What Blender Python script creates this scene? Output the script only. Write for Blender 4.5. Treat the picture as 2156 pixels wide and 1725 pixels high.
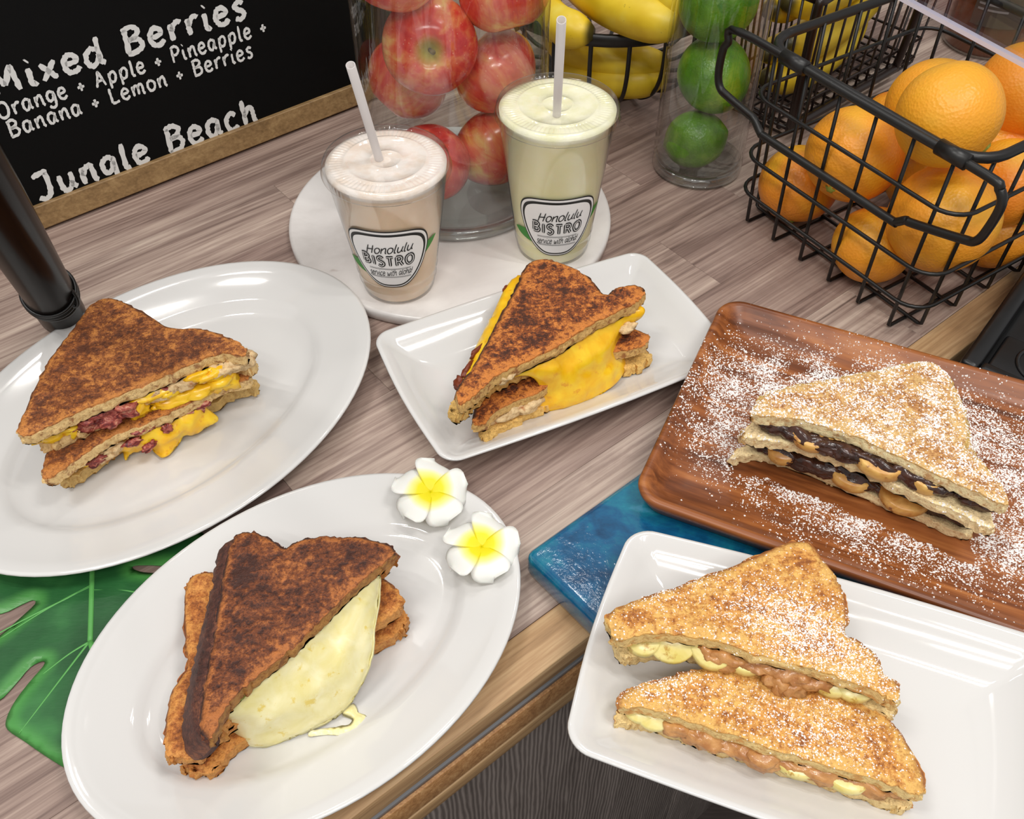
import bpy, bmesh, math, random
import numpy as np
from mathutils import Vector, Matrix, noise
from mathutils.geometry import delaunay_2d_cdt
from mathutils.bvhtree import BVHTree

for _o in list(bpy.data.objects):
    bpy.data.objects.remove(_o)
SC = bpy.context.scene
COL = SC.collection
random.seed(7)
RNG = np.random.default_rng(7)

# ------------------------------------------------------------------ camera
F_PX = 2012.0
PITCH = math.radians(47.6)
CAM_H = 0.56
cam_d = bpy.data.cameras.new('camera')
cam_d.sensor_width = 36.0
cam_d.lens = 36.0 * F_PX / 2156.0
cam_d.clip_start = 0.01
cam = bpy.data.objects.new('camera', cam_d)
COL.objects.link(cam)
cam.location = (0, 0, CAM_H)
cam.rotation_euler = (math.pi / 2 - PITCH, 0, 0)
SC.camera = cam

# ------------------------------------------------------------------ world, lights, exposure
SC.view_settings.view_transform = 'Standard'
SC.view_settings.look = 'None'
SC.view_settings.gamma = 1.0
SC.view_settings.use_curve_mapping = False
SC.view_settings.exposure = 0.0
world = bpy.data.worlds.new('room_light')
SC.world = world
world.use_nodes = True
world.node_tree.nodes['Background'].inputs[0].default_value = (1.0, 0.985, 0.97, 1)
world.node_tree.nodes['Background'].inputs[1].default_value = 0.50


def ceiling_lamp(x, y, z, sx, sy, power, rz=0.0, col=(1.0, 0.97, 0.93)):
    d = bpy.data.lights.new('ceiling_tube_light', 'AREA')
    d.shape = 'RECTANGLE'
    d.size = sx
    d.size_y = sy
    d.energy = power
    d.color = col
    o = bpy.data.objects.new('ceiling_tube_light', d)
    o.location = (x, y, z)
    o.rotation_euler = (0, 0, rz)
    COL.objects.link(o)


for lx, ly, lp_, ln_ in ((-0.65, 1.45, 2.6, .16), (0.45, 1.55, 2.6, .16), (-0.75, 0.05, 6.5, .5), (0.80, 0.10, 7, .5), (-0.25, -1.0, 7, .6), (0.55, -1.1, 6, .6)):
    for off in (-.09, .09):                      # twin tubes in each ceiling fitting
        ceiling_lamp(lx + off, ly + off, 2.1, ln_, 0.04, lp_, math.radians(-20))


# ------------------------------------------------------------------ pixel helpers
def P(x, y, z=0.0):
    a = (x - 1078.0) / F_PX
    b = (862.5 - y) / F_PX
    dy = math.cos(PITCH) + b * math.sin(PITCH)
    dz = -math.sin(PITCH) + b * math.cos(PITCH)
    t = (z - CAM_H) / dz
    return Vector((a * t, dy * t, z))


def lin(c):
    c = c / 255.0
    return c / 12.92 if c <= 0.04045 else ((c + 0.055) / 1.055) ** 2.4


def C(r, g, b):
    return (lin(r), lin(g), lin(b), 1.0)


# ------------------------------------------------------------------ object helpers
def tag(o, label=None, cat=None, group=None, kind=None):
    if label: o['label'] = label
    if cat: o['category'] = cat
    if group: o['group'] = group
    if kind: o['kind'] = kind
    return o


def empty(name, loc, label=None, cat=None, group=None):
    o = bpy.data.objects.new(name, None)
    o.empty_display_size = 0.02
    o.location = loc
    COL.objects.link(o)
    return tag(o, label, cat, group)


def link(name, me, mat=None, parent=None):
    o = bpy.data.objects.new(name, me)
    COL.objects.link(o)
    if mat is not None and len(me.materials) == 0:
        me.materials.append(mat)
    if parent is not None:
        o.parent = parent
        p = parent
        off = Vector((0, 0, 0))
        M = Matrix.Identity(4)
        while p is not None:
            M = Matrix.LocRotScale(p.location, p.rotation_euler, p.scale) @ M if p.parent is None else M
            p = p.parent
        if parent.parent is None:
            o.matrix_parent_inverse = M.inverted()
    return o


def mesh(name, verts, faces, smooth=True):
    me = bpy.data.meshes.new(name)
    me.from_pydata([tuple(v) for v in verts], [], faces)
    me.update()
    if smooth:
        me.polygons.foreach_set('use_smooth', [True] * len(me.polygons))
    return me


def merge(parts):
    V, Fc = [], []
    for v, f in parts:
        n = len(V)
        V.extend(v)
        Fc.extend([tuple(i + n for i in q) for q in f])
    return V, Fc


def box_vf(cx, cy, cz, sx, sy, sz, M=None):
    v = [Vector((cx + sx * a, cy + sy * b, cz + sz * c)) for a in (-.5, .5) for b in (-.5, .5) for c in (-.5, .5)]
    if M is not None: v = [M @ p for p in v]
    f = [(0, 1, 3, 2), (4, 6, 7, 5), (0, 4, 5, 1), (2, 3, 7, 6), (0, 2, 6, 4), (1, 5, 7, 3)]
    return v, f


def rbox(name, sx, sy, sz, bev=0.004, seg=3):
    bm = bmesh.new()
    bmesh.ops.create_cube(bm, size=1)
    for v in bm.verts: v.co = Vector((v.co.x * sx, v.co.y * sy, v.co.z * sz))
    if bev > 0:
        bmesh.ops.bevel(bm, geom=bm.edges[:], offset=bev, segments=seg, profile=.5, affect='EDGES')
    me = bpy.data.meshes.new(name)
    bm.to_mesh(me); bm.free()
    me.polygons.foreach_set('use_smooth', [seg > 1] * len(me.polygons))
    return me


def catmull(pts, n=6, closed=False):
    pts = [Vector(p) for p in pts]
    if len(pts) < 3 and not closed:
        return [pts[0].lerp(pts[-1], i / n) for i in range(n + 1)]
    out = []
    N = len(pts)
    rng = range(N) if closed else range(N - 1)
    for i in rng:
        if closed:
            p0, p1, p2, p3 = pts[i - 1], pts[i], pts[(i + 1) % N], pts[(i + 2) % N]
        else:
            p0 = pts[max(i - 1, 0)]; p1 = pts[i]; p2 = pts[i + 1]; p3 = pts[min(i + 2, N - 1)]
        for k in range(n):
            t = k / n
            out.append(0.5 * ((2 * p1) + (p2 - p0) * t + (2 * p0 - 5 * p1 + 4 * p2 - p3) * t * t + (3 * p1 - p0 - 3 * p2 + p3) * t ** 3))
    if not closed: out.append(pts[-1])
    return out


def tube_vf(path, r, seg=8, closed=False, cap=True, flat=None):
    """sweep a circle (or flat = (w,h) ellipse with w along world z) along a path; r may be a list"""
    path = [Vector(p) for p in path]
    n = len(path)
    V, Fc = [], []
    up = None
    for i, p in enumerate(path):
        if closed:
            t = (path[(i + 1) % n] - path[i - 1]).normalized()
        else:
            t = (path[min(i + 1, n - 1)] - path[max(i - 1, 0)]).normalized()
        if up is None:
            up = Vector((0, 0, 1)) if abs(t.z) < .9 else Vector((1, 0, 0))
        a = (up - t * up.dot(t))
        if a.length < 1e-6: a = t.orthogonal()
        a.normalize()
        b = t.cross(a)
        up = a
        rr = r[i] if isinstance(r, (list, tuple)) else r
        ra, rb = (rr, rr) if flat is None else (rr * flat[0], rr * flat[1])
        for k in range(seg):
            th = 2 * math.pi * k / seg
            V.append(p + a * (math.cos(th) * ra) + b * (math.sin(th) * rb))
    m = n if closed else n - 1
    for i in range(m):
        j = (i + 1) % n
        for k in range(seg):
            k2 = (k + 1) % seg
            Fc.append((i * seg + k, i * seg + k2, j * seg + k2, j * seg + k))
    if cap and not closed:
        Fc.append(tuple(range(seg))[::-1])
        Fc.append(tuple((n - 1) * seg + k for k in range(seg)))
    return V, Fc


def lathe_vf(prof, seg=64, c=(0, 0, 0), ripple=None):
    V, Fc = [], []
    c = Vector(c)
    n = len(prof)
    for i, (r, z) in enumerate(prof):
        for k in range(seg):
            th = 2 * math.pi * k / seg
            dz = ripple(r, th) if ripple else 0
            V.append(c + Vector((r * math.cos(th), r * math.sin(th), z + dz)))
    for i in range(n - 1):
        for k in range(seg):
            k2 = (k + 1) % seg
            Fc.append((i * seg + k, i * seg + k2, (i + 1) * seg + k2, (i + 1) * seg + k))
    return V, Fc


# ------------------------------------------------------------------ node helper
class N:
    def __init__(s, name, rough=.5, base=(.8, .8, .8, 1), **kw):
        s.m = bpy.data.materials.new(name)
        s.m.use_nodes = True
        s.t = s.m.node_tree
        s.b = s.t.nodes['Principled BSDF']
        s.b.inputs['Base Color'].default_value = base
        s.b.inputs['Roughness'].default_value = rough
        for k, v in kw.items():
            s.b.inputs[k].default_value = v

    def nd(s, typ, **kw):
        n = s.t.nodes.new(typ)
        for k, v in kw.items(): setattr(n, k, v)
        return n

    def put(s, sock, v):
        if hasattr(v, 'is_output') or isinstance(v, bpy.types.NodeSocket): s.t.links.new(v, sock)
        else: sock.default_value = v

    def coord(s, kind='Object', scale=(1, 1, 1), rot=(0, 0, 0), loc=None):
        c = s.nd('ShaderNodeTexCoord')
        m = s.nd('ShaderNodeMapping')
        m.inputs['Scale'].default_value = scale
        m.inputs['Rotation'].default_value = rot
        s.t.links.new(c.outputs[kind], m.inputs['Vector'])
        if loc is not None: s.put(m.inputs['Location'], loc)
        return m.outputs[0]

    def geo(s, scale=(1, 1, 1), rot=(0, 0, 0)):
        c = s.nd('ShaderNodeNewGeometry')
        m = s.nd('ShaderNodeMapping')
        m.inputs['Scale'].default_value = scale
        m.inputs['Rotation'].default_value = rot
        s.t.links.new(c.outputs['Position'], m.inputs['Vector'])
        return m.outputs[0]

    def noise(s, vec, scale, detail=4, rough=.55, dist=0, out=0):
        n = s.nd('ShaderNodeTexNoise')
        n.inputs['Scale'].default_value = scale
        n.inputs['Detail'].default_value = detail
        n.inputs['Roughness'].default_value = rough
        n.inputs['Distortion'].default_value = dist
        if vec is not None: s.t.links.new(vec, n.inputs['Vector'])
        return n.outputs[out]

    def voro(s, vec, scale, out='Distance', **kw):
        n = s.nd('ShaderNodeTexVoronoi', **kw)
        n.inputs['Scale'].default_value = scale
        if vec is not None: s.t.links.new(vec, n.inputs['Vector'])
        return n.outputs[out]

    def ramp(s, fac, stops):
        n = s.nd('ShaderNodeValToRGB')
        e = n.color_ramp.elements
        e[0].position, e[0].color = stops[0]
        e[1].position, e[1].color = stops[-1]
        for p, c in stops[1:-1]:
            q = e.new(p); q.color = c
        s.put(n.inputs[0], fac)
        return n.outputs[0]

    def step(s, fac, a, b):
        n = s.nd('ShaderNodeMapRange')
        n.interpolation_type = 'SMOOTHSTEP'
        n.inputs[1].default_value = a
        n.inputs[2].default_value = b
        s.put(n.inputs[0], fac)
        return n.outputs[0]

    def mix(s, fac, a, b, mode='MIX'):
        n = s.nd('ShaderNodeMix', data_type='RGBA', blend_type=mode)
        s.put(n.inputs[0], fac); s.put(n.inputs[6], a); s.put(n.inputs[7], b)
        return n.outputs[2]

    def math(s, op, a, b=0.0, clamp=False):
        n = s.nd('ShaderNodeMath', operation=op, use_clamp=clamp)
        s.put(n.inputs[0], a); s.put(n.inputs[1], b)
        return n.outputs[0]

    def attr(s, name):
        return s.nd('ShaderNodeAttribute', attribute_name=name).outputs['Fac']

    def bump(s, h, strength=.5, dist=.001):
        n = s.nd('ShaderNodeBump')
        n.inputs['Strength'].default_value = strength
        n.inputs['Distance'].default_value = dist
        s.put(n.inputs['Height'], h)
        s.t.links.new(n.outputs[0], s.b.inputs['Normal'])

    def col(s, c): s.put(s.b.inputs['Base Color'], c)


def flat(name, col, rough=.5, **kw):
    return N(name, rough, col, **kw).m


def glassy(name, tint=(1, 1, 1, 1), ior=1.45, rough=.02, extra=0.0):
    """thin clear wall: straight transmission plus Fresnel reflection"""
    n = N(name)
    t = n.t
    out = t.nodes['Material Output']
    tr = n.nd('ShaderNodeBsdfTransparent'); tr.inputs[0].default_value = tint
    gl = n.nd('ShaderNodeBsdfGlossy'); gl.inputs['Roughness'].default_value = rough
    lw = n.nd('ShaderNodeLayerWeight'); lw.inputs[0].default_value = .5
    f0 = ((ior - 1) / (ior + 1)) ** 2
    fac = n.math('ADD', n.math('MULTIPLY', n.math('POWER', lw.outputs['Facing'], 4.0), 1 - f0), f0 + extra, True)
    mx = n.nd('ShaderNodeMixShader')
    t.links.new(fac, mx.inputs[0]); t.links.new(tr.outputs[0], mx.inputs[1]); t.links.new(gl.outputs[0], mx.inputs[2])
    t.links.new(mx.outputs[0], out.inputs[0])
    t.nodes.remove(n.b)
    return n.m


def cloudy(name, col, alpha, rough=.25):
    """milky plastic film: mostly clear, a little diffuse, a little gloss"""
    n = N(name, rough, col)
    n.b.inputs['Alpha'].default_value = alpha
    n.b.inputs['Specular IOR Level'].default_value = .6
    return n.m


# ------------------------------------------------------------------ materials
def m_plank():
    n = N('worktop_wood_print', .45)
    oi = n.nd('ShaderNodeObjectInfo')
    off = n.nd('ShaderNodeCombineXYZ')
    k = n.math('MULTIPLY', oi.outputs['Random'], 37.0)
    n.put(off.inputs[0], k); n.put(off.inputs[1], n.math('MULTIPLY', oi.outputs['Random'], 91.0)); n.put(off.inputs[2], k)
    v = n.coord('Object', (1.6, 16, 1), loc=off.outputs[0])
    v2 = n.coord('Object', (5, 260, 1), loc=off.outputs[0])
    a = n.noise(v, 2.4, 6, .62, .9)
    b = n.noise(v2, 1.2, 3, .6)
    f = n.math('ADD', n.math('MULTIPLY', a, .55), n.math('MULTIPLY', b, .45))
    c = n.ramp(f, [(.30, C(98, 82, 76)), (.42, C(146, 127, 119)), (.52, C(180, 162, 152)), (.66, C(218, 203, 190))])
    tint = n.ramp(oi.outputs['Random'], [(0, C(176, 156, 152)), (.35, C(240, 232, 226)), (.6, C(200, 184, 178)), (1, C(252, 248, 242))])
    c = n.mix(.75, c, n.mix(1, c, tint, 'MULTIPLY'))
    crack = n.step(n.noise(v2, .9, 2, .5), .31, .25)
    c = n.mix(n.math('MULTIPLY', crack, .6), c, C(70, 56, 50))
    n.col(c)
    n.bump(b, .15, .0006)
    return n.m


def m_trim(name, cols, sc=(3, 60, 60), rough=.55, rot=(0, 0, 0)):
    n = N(name, rough)
    v = n.coord('Object', sc, rot)
    a = n.noise(v, 1.5, 5, .6, .5)
    b = n.noise(v, 7, 3, .6)
    f = n.math('ADD', n.math('MULTIPLY', a, .6), n.math('MULTIPLY', b, .4))
    n.col(n.ramp(f, [(.3, cols[0]), (.5, cols[1]), (.68, cols[2])]))
    n.bump(f, .2, .001)
    return n.m


def m_front():
    n = N('counter_front_print', .5)
    v = n.coord('Object', (14, 14, 2.2))
    w = n.nd('ShaderNodeTexWave'); w.wave_type = 'BANDS'; w.bands_direction = 'X'
    w.inputs['Scale'].default_value = 5; w.inputs['Distortion'].default_value = 6
    w.inputs['Detail'].default_value = 3; w.inputs['Detail Scale'].default_value = 1.2
    n.t.links.new(v, w.inputs['Vector'])
    a = n.noise(v, 2, 5, .6, 1)
    f = n.math('ADD', n.math('MULTIPLY', w.outputs['Fac'], .4), n.math('MULTIPLY', a, .6))
    n.col(n.ramp(f, [(.2, C(72, 64, 60)), (.5, C(104, 95, 90)), (.8, C(140, 130, 124))]))
    return n.m


def m_ceramic():
    n = N('white_glazed_ceramic', .07, C(217, 216, 214))
    n.b.inputs['Coat Weight'].default_value = .3
    n.b.inputs['Coat Roughness'].default_value = .05
    return n.m


def m_marble():
    n = N('white_marble', .22)
    v = n.coord('Object', (1, 1, 1))
    a = n.noise(v, 9, 6, .6, .6)
    c = n.ramp(a, [(.3, C(205, 200, 196)), (.5, C(226, 222, 219)), (.7, C(236, 233, 230))])
    s = n.step(n.noise(v, 38, 3, .55, .2), .29, .2)
    c = n.mix(n.math('MULTIPLY', s, .5), c, C(160, 136, 128))
    n.col(c)
    return n.m


def m_acacia():
    n = N('acacia_wood', .36)
    v = n.coord('Object', (2.2, 26, 26))
    v2 = n.coord('Object', (8, 160, 100))
    a = n.noise(v, 1.7, 5, .6, 1.4)
    b = n.noise(v2, 1.3, 3, .6)
    f = n.math('ADD', n.math('MULTIPLY', a, .75), n.math('MULTIPLY', b, .25))
    c = n.ramp(f, [(.3, C(66, 32, 14)), (.43, C(112, 60, 28)), (.54, C(148, 86, 44)), (.68, C(186, 120, 66))])
    k = n.voro(n.coord('Object', (6, 9, 9)), 1.0)
    c = n.mix(n.step(k, .12, .03), c, C(60, 32, 18))
    n.col(c)
    n.bump(b, .12, .0006)
    return n.m


def m_resin():
    n = N('blue_resin', .14)
    v = n.coord('Object', (1, 1, 1))
    a = n.noise(v, 7, 6, .65, 1.2)
    b = n.noise(v, 60, 4, .6, .5)
    c = n.ramp(n.math('ADD', n.math('MULTIPLY', a, .75), n.math('MULTIPLY', b, .25)),
               [(.36, C(6, 44, 80)), (.47, C(16, 88, 130)), (.56, C(26, 122, 146)), (.65, C(90, 160, 200)), (.76, C(190, 220, 236))])
    n.col(c)
    n.bump(n.noise(v, 120, 4, .6), .35, .0015)
    n.b.inputs['Coat Weight'].default_value = .6
    return n.m


def m_toast(name, dark, mid, light, crumb, thr=(.38, .62), sc=1.0, rim=.011, rimdark=None, holes=.0, crust=None):
    """browned face in the middle, lighter towards the rim, bread crumb on the cut walls, crust colour on the outer walls"""
    n = N(name, .62)
    v = n.geo()
    big = n.noise(v, 45 * sc, 5, .65, .4)
    fine = n.noise(v, 330 * sc, 4, .65)
    mid_n = n.noise(v, 140 * sc, 4, .6, .6)
    edge = n.attr('edge'); side = n.attr('side'); cut = n.attr('cut')
    fine2 = n.noise(v, 850 * sc, 3, .7)
    f = n.math('ADD', n.math('MULTIPLY', big, .36), n.math('ADD', n.math('MULTIPLY', fine, .28), n.math('MULTIPLY', mid_n, .30)))
    f = n.math('ADD', f, n.math('MULTIPLY', fine2, .14))
    f = n.math('SUBTRACT', n.math('MULTIPLY', f, 1.55), .335)
    em = n.step(edge, 0.0, rim)                 # 0 at the rim, 1 inside: how long it lay on the griddle
    f2 = n.math('ADD', f, n.math('MULTIPLY', n.math('SUBTRACT', 1.0, em), .13))
    face = n.ramp(f2, [(thr[0], dark), ((thr[0] + thr[1]) / 2, mid), (thr[1], light)])
    if holes > 0:
        h = n.step(n.voro(n.geo((1, 1, 1)), 150), .16, .10)
        pick = n.step(n.noise(v, 60, 1, .5), .56, .62)
        face = n.mix(n.math('MULTIPLY', n.math('MULTIPLY', h, pick), holes), face, light)
    if rimdark is not None:
        rd = n.math('MULTIPLY', n.step(edge, rim * .35, 0.0), n.math('SUBTRACT', 1.0, cut))
        rd = n.math('MULTIPLY', rd, n.step(n.noise(v, 70, 3, .6), .36, .52))
        face = n.mix(rd, face, rimdark)
    cr = n.ramp(n.noise(v, 330, 5, .7), [(.32, (crumb[0] * .66, crumb[1] * .46, crumb[2] * .28, 1)), (.47, crumb), (.7, tuple(min(1, x * 1.25) for x in crumb[:3]) + (1,))])
    cr = n.mix(n.math('MULTIPLY', n.step(n.noise(v, 130, 4, .65), .52, .64), .75), cr, mid)
    wallc = crust if crust is not None else mid
    wall = n.mix(cut, n.mix(n.step(fine, .4, .6), wallc, mid), cr)
    var = n.ramp(n.math('ADD', n.math('MULTIPLY', fine2, .5), n.math('MULTIPLY', fine, .5)), [(.36, (.58, .52, .46, 1)), (.52, (1, 1, 1, 1)), (.66, (1.25, 1.22, 1.15, 1))])
    face = n.mix(.8, face, n.mix(1.0, face, var, 'MULTIPLY'))
    n.col(n.mix(n.step(side, .35, .65), face, wall))
    n.bump(n.math('ADD', n.math('MULTIPLY', fine2, .4), n.math('ADD', n.math('MULTIPLY', fine, .7), n.math('MULTIPLY', mid_n, .8))), .75, .0018)
    return n.m


def m_crumb(name, crumb, browned, sc=1.0):
    n = N(name, .75)
    v = n.geo()
    a = n.noise(v, 240 * sc, 4, .65)
    c = n.ramp(a, [(.3, (crumb[0] * .68, crumb[1] * .55, crumb[2] * .42, 1)), (.5, crumb), (.68, tuple(min(1, x * 1.2) for x in crumb[:3]) + (1,))])
    c = n.mix(n.step(n.noise(v, 70, 3, .6), .55, .68), c, browned)
    n.col(c)
    n.bump(a, .7, .002)
    return n.m


def m_cheese(name, a, b, spot=None, rough=.28, sss=.15):
    n = N(name, rough)
    v = n.geo()
    c = n.ramp(n.noise(v, 60, 4, .6, .5), [(.35, a), (.65, b)])
    if spot is not None:
        c = n.mix(n.step(n.noise(v, 110, 4, .65), .58, .70), c, spot)
    n.col(c)
    n.b.inputs['Subsurface Weight'].default_value = sss
    n.b.inputs['Subsurface Radius'].default_value = (1, .7, .2)
    n.b.inputs['Subsurface Scale'].default_value = .004
    n.b.inputs['Coat Weight'].default_value = .25
    n.b.inputs['Coat Roughness'].default_value = .15
    n.bump(n.noise(v, 110, 2, .5), .14, .0012)
    return n.m


def m_meat():
    n = N('cured_beef', .4)
    v = n.geo((1, 1, 2))
    n.col(n.ramp(n.noise(v, 160, 4, .65, 1.0), [(.36, C(84, 22, 24)), (.48, C(140, 52, 46)), (.57, C(182, 98, 80)), (.66, C(216, 160, 130))]))
    n.bump(n.noise(v, 240, 3, .6), .6, .0015)
    return n.m


def m_spread(name, a, b, rough=.3):
    n = N(name, rough)
    v = n.geo()
    n.col(n.ramp(n.noise(v, 120, 4, .6), [(.35, a), (.65, b)]))
    n.bump(n.noise(v, 180, 3, .55), .5, .0015)
    n.b.inputs['Coat Weight'].default_value = .3
    return n.m


def m_apple():
    n = N('apple_skin', .22)
    v = n.coord('Object', (1, 1, 1))
    oi = n.nd('ShaderNodeObjectInfo')
    off = n.nd('ShaderNodeVectorMath'); off.operation = 'ADD'
    cb = n.nd('ShaderNodeCombineXYZ')
    for i in range(3): n.put(cb.inputs[i], n.math('MULTIPLY', oi.outputs['Random'], 13.0 + i * 7))
    n.t.links.new(v, off.inputs[0]); n.t.links.new(cb.outputs[0], off.inputs[1])
    st = n.nd('ShaderNodeMapping'); st.inputs['Scale'].default_value = (90, 90, 16)
    n.t.links.new(off.outputs[0], st.inputs[0])
    streak = n.noise(st.outputs[0], 1.0, 3, .6, .4)
    big = n.noise(off.outputs[0], 22, 3, .5)
    sep = n.nd('ShaderNodeSeparateXYZ'); n.t.links.new(v, sep.inputs[0])
    f = n.math('ADD', n.math('MULTIPLY', streak, .45), n.math('MULTIPLY', big, .7))
    c = n.ramp(f, [(.42, C(196, 34, 36)), (.54, C(220, 66, 56)), (.64, C(232, 122, 78)), (.76, C(240, 192, 112))])
    near = n.attr('stemdist')
    c = n.mix(n.step(near, .016, .004), c, C(196, 176, 84))
    dots = n.step(n.voro(v, 260), .16, .1)
    c = n.mix(n.math('MULTIPLY', dots, .35), c, C(240, 200, 160))
    n.col(c)
    n.b.inputs['Coat Weight'].default_value = .3
    return n.m


def m_orange():
    n = N('orange_peel', .38)
    v = n.coord('Object', (1, 1, 1))
    oi = n.nd('ShaderNodeObjectInfo')
    hue = n.ramp(oi.outputs['Random'], [(0, C(244, 140, 40)), (.5, C(247, 160, 44)), (1, C(242, 172, 40))])
    big = n.noise(v, 18, 2, .5)
    c = n.mix(n.step(big, .45, .7), hue, C(238, 172, 44))
    n.col(c)
    pore = n.voro(v, 420)
    n.bump(pore, .35, .0009)
    n.b.inputs['Subsurface Weight'].default_value = .08
    n.b.inputs['Subsurface Scale'].default_value = .004
    return n.m


def m_lime():
    n = N('lime_peel', .3)
    v = n.coord('Object', (1, 1, 1))
    c = n.ramp(n.noise(v, 30, 4, .6), [(.35, C(66, 118, 12)), (.55, C(98, 152, 22)), (.75, C(154, 186, 60))])
    n.col(c)
    n.bump(n.voro(v, 460), .35, .0008)
    return n.m


def m_banana():
    n = N('banana_peel', .4)
    v = n.geo()
    c = n.ramp(n.noise(v, 26, 3, .5), [(.35, C(222, 184, 26)), (.6, C(238, 206, 52)), (.8, C(242, 222, 96))])
    spots = n.step(n.noise(v, 130, 3, .6), .33, .25)
    c = n.mix(n.math('MULTIPLY', spots, .7), c, C(96, 66, 22))
    t = n.attr('tip')
    c = n.mix(n.step(t, .86, .97), c, C(70, 62, 24))
    n.col(c)
    return n.m


def m_leaf():
    n = N('monstera_leaf', .35)
    v = n.geo()
    vein = n.attr('vein')
    c = n.ramp(n.noise(v, 14, 4, .55), [(.35, C(22, 68, 34)), (.55, C(40, 96, 50)), (.72, C(66, 134, 70))])
    edge = n.attr('edge')
    c = n.mix(n.math('MULTIPLY', n.step(edge, .012, .002), .6), c, C(88, 164, 78))
    c = n.mix(n.step(vein, .0045, .0015), c, C(96, 172, 84))
    n.col(c)
    n.bump(n.noise(n.geo((1, 4, 1), (0, 0, .6)), 160, 2, .5), .2, .0008)
    return n.m


def m_petal():
    n = N('plumeria_petal', .5)
    d = n.attr('root')
    c = n.ramp(d, [(.0, C(232, 214, 0)), (.34, C(240, 226, 20)), (.52, C(244, 238, 150)), (.66, C(238, 237, 232)), (1, C(236, 236, 230))])
    n.col(c)
    n.b.inputs['Subsurface Weight'].default_value = .1
    n.b.inputs['Subsurface Scale'].default_value = .003
    return n.m


MT = {}
MT['plank'] = m_plank()
MT['trim'] = m_trim('edge_trim_oak', [C(128, 98, 66), C(176, 140, 100), C(204, 172, 130)])
MT['cork'] = m_trim('edge_core_board', [C(120, 80, 44), C(172, 124, 76), C(202, 160, 110)], (120, 120, 120))
MT['ply'] = m_trim('edge_ply_strip', [C(126, 94, 60), C(164, 130, 90), C(188, 156, 114)])
MT['band'] = flat('grey_edge_band', C(112, 112, 114), .35)
MT['gap'] = flat('dark_gap', C(24, 18, 14), .8)
MT['front'] = m_front()
MT['floor'] = m_trim('floor_boards', [C(40, 32, 28), C(60, 50, 46), C(84, 74, 68)], (3, 40, 1))
MT['ceramic'] = m_ceramic()
MT['marble'] = m_marble()
MT['acacia'] = m_acacia()
MT['resin'] = m_resin()
MT['black'] = flat('black_powder_coat', C(20, 19, 18), .38)
MT['bronze'] = flat('dark_bronze_wire', C(34, 22, 18), .32)
MT['board'] = flat('chalkboard_black', C(9, 9, 9), .6)
MT['board'].node_tree.nodes['Principled BSDF'].inputs['Specular IOR Level'].default_value = .12
MT['chalk'] = flat('chalk_white', C(214, 214, 212), .9)
MT['frame'] = m_trim('chalkboard_frame_wood', [C(108, 82, 50), C(146, 116, 76), C(172, 142, 98)], (4, 60, 60))
MT['lacquer'] = flat('black_lacquer', C(18, 11, 8), .2)
MT['lacquer'].node_tree.nodes['Principled BSDF'].inputs['Specular IOR Level'].default_value = .06
MT['lacquer'].node_tree.nodes['Principled BSDF'].inputs['IOR'].default_value = 1.25
MT['glass'] = glassy('clear_glass', (.97, .985, .98, 1), 1.5, .02, .02)
MT['thickglass'] = glassy('thick_base_glass', (.95, .97, .96, 1), 1.5, .06, .22)
MT['plastic'] = glassy('clear_plastic', (.97, .97, .97, 1), 1.45, .08, .03)
MT['acrylic'] = glassy('clear_acrylic', (.9, .9, .92, 1), 1.49, .03, .06)
MT['acr_edge'] = N('acrylic_cut_edge', .25, C(236, 232, 246)).m
MT['straw'] = cloudy('straw_plastic', C(232, 226, 224), .72)
MT['white'] = flat('sticker_white', C(244, 243, 243), .45)
MT['ink'] = flat('sticker_black', C(22, 22, 22), .5)
MT['green'] = N('leaf_green_print', .5, C(52, 138, 40)).m
MT['apple'] = m_apple()
MT['stem'] = flat('fruit_stem', C(112, 92, 50), .7)
MT['orange'] = m_orange()
MT['navel'] = flat('orange_stem_end', C(170, 176, 70), .6)
MT['lime'] = m_lime()
MT['banana'] = m_banana()
MT['leaf'] = m_leaf()
MT['petal'] = m_petal()
MT['sugar'] = flat('icing_sugar', C(246, 244, 242), .9)
MT['yellow_cheese'] = m_cheese('melted_cheddar', C(246, 186, 14), C(255, 214, 48), C(236, 166, 30), .28, .06)
MT['white_cheese'] = m_cheese('melted_mozzarella', C(232, 220, 150), C(244, 236, 188), C(228, 204, 104), .3, .1)
MT['meat'] = m_meat()
MT['choc'] = m_spread('chocolate_spread', C(40, 22, 16), C(78, 46, 36), .22)
MT['peanut'] = m_spread('peanut_butter', C(170, 112, 60), C(206, 152, 92), .3)
MT['banana_cut'] = m_cheese('banana_slice', C(190, 128, 58), C(234, 190, 108), C(120, 62, 28), .4, .0)
MT['banana_pale'] = m_cheese('pale_banana_slice', C(222, 204, 110), C(238, 226, 158), C(190, 150, 60), .3, .1)
MT['chicken'] = m_crumb('shredded_white_filling', C(228, 198, 150), C(180, 110, 60))
MT['machine'] = flat('black_machine_plastic', C(16, 16, 17), .35)
MT['greypad'] = flat('grey_rubber_pad', C(110, 110, 122), .6)
MT['chrome'] = flat('dark_steel', C(70, 70, 70), .18, Metallic=.8)
MT['amber'] = N('amber_syrup', .1, C(120, 64, 18)).m
MT['labelgrey'] = flat('label_print_grey', C(150, 142, 136), .6)
MT['jugwall'] = glassy('clear_jug', (.85, .8, .75, 1), 1.45, .1, .04)

# ------------------------------------------------------------------ the counter
A0 = P(1088, 1336); B0 = P(2012, 657)
U = (B0 - A0).normalized()                     # along the counter edge
NO = Vector((U.y, -U.x, 0))                    # out of the counter, towards the photographer
ANG = math.atan2(U.y, U.x)
TR_IN = NO.dot(A0)                             # inner edge of the trim
TR_W = 0.031


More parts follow.
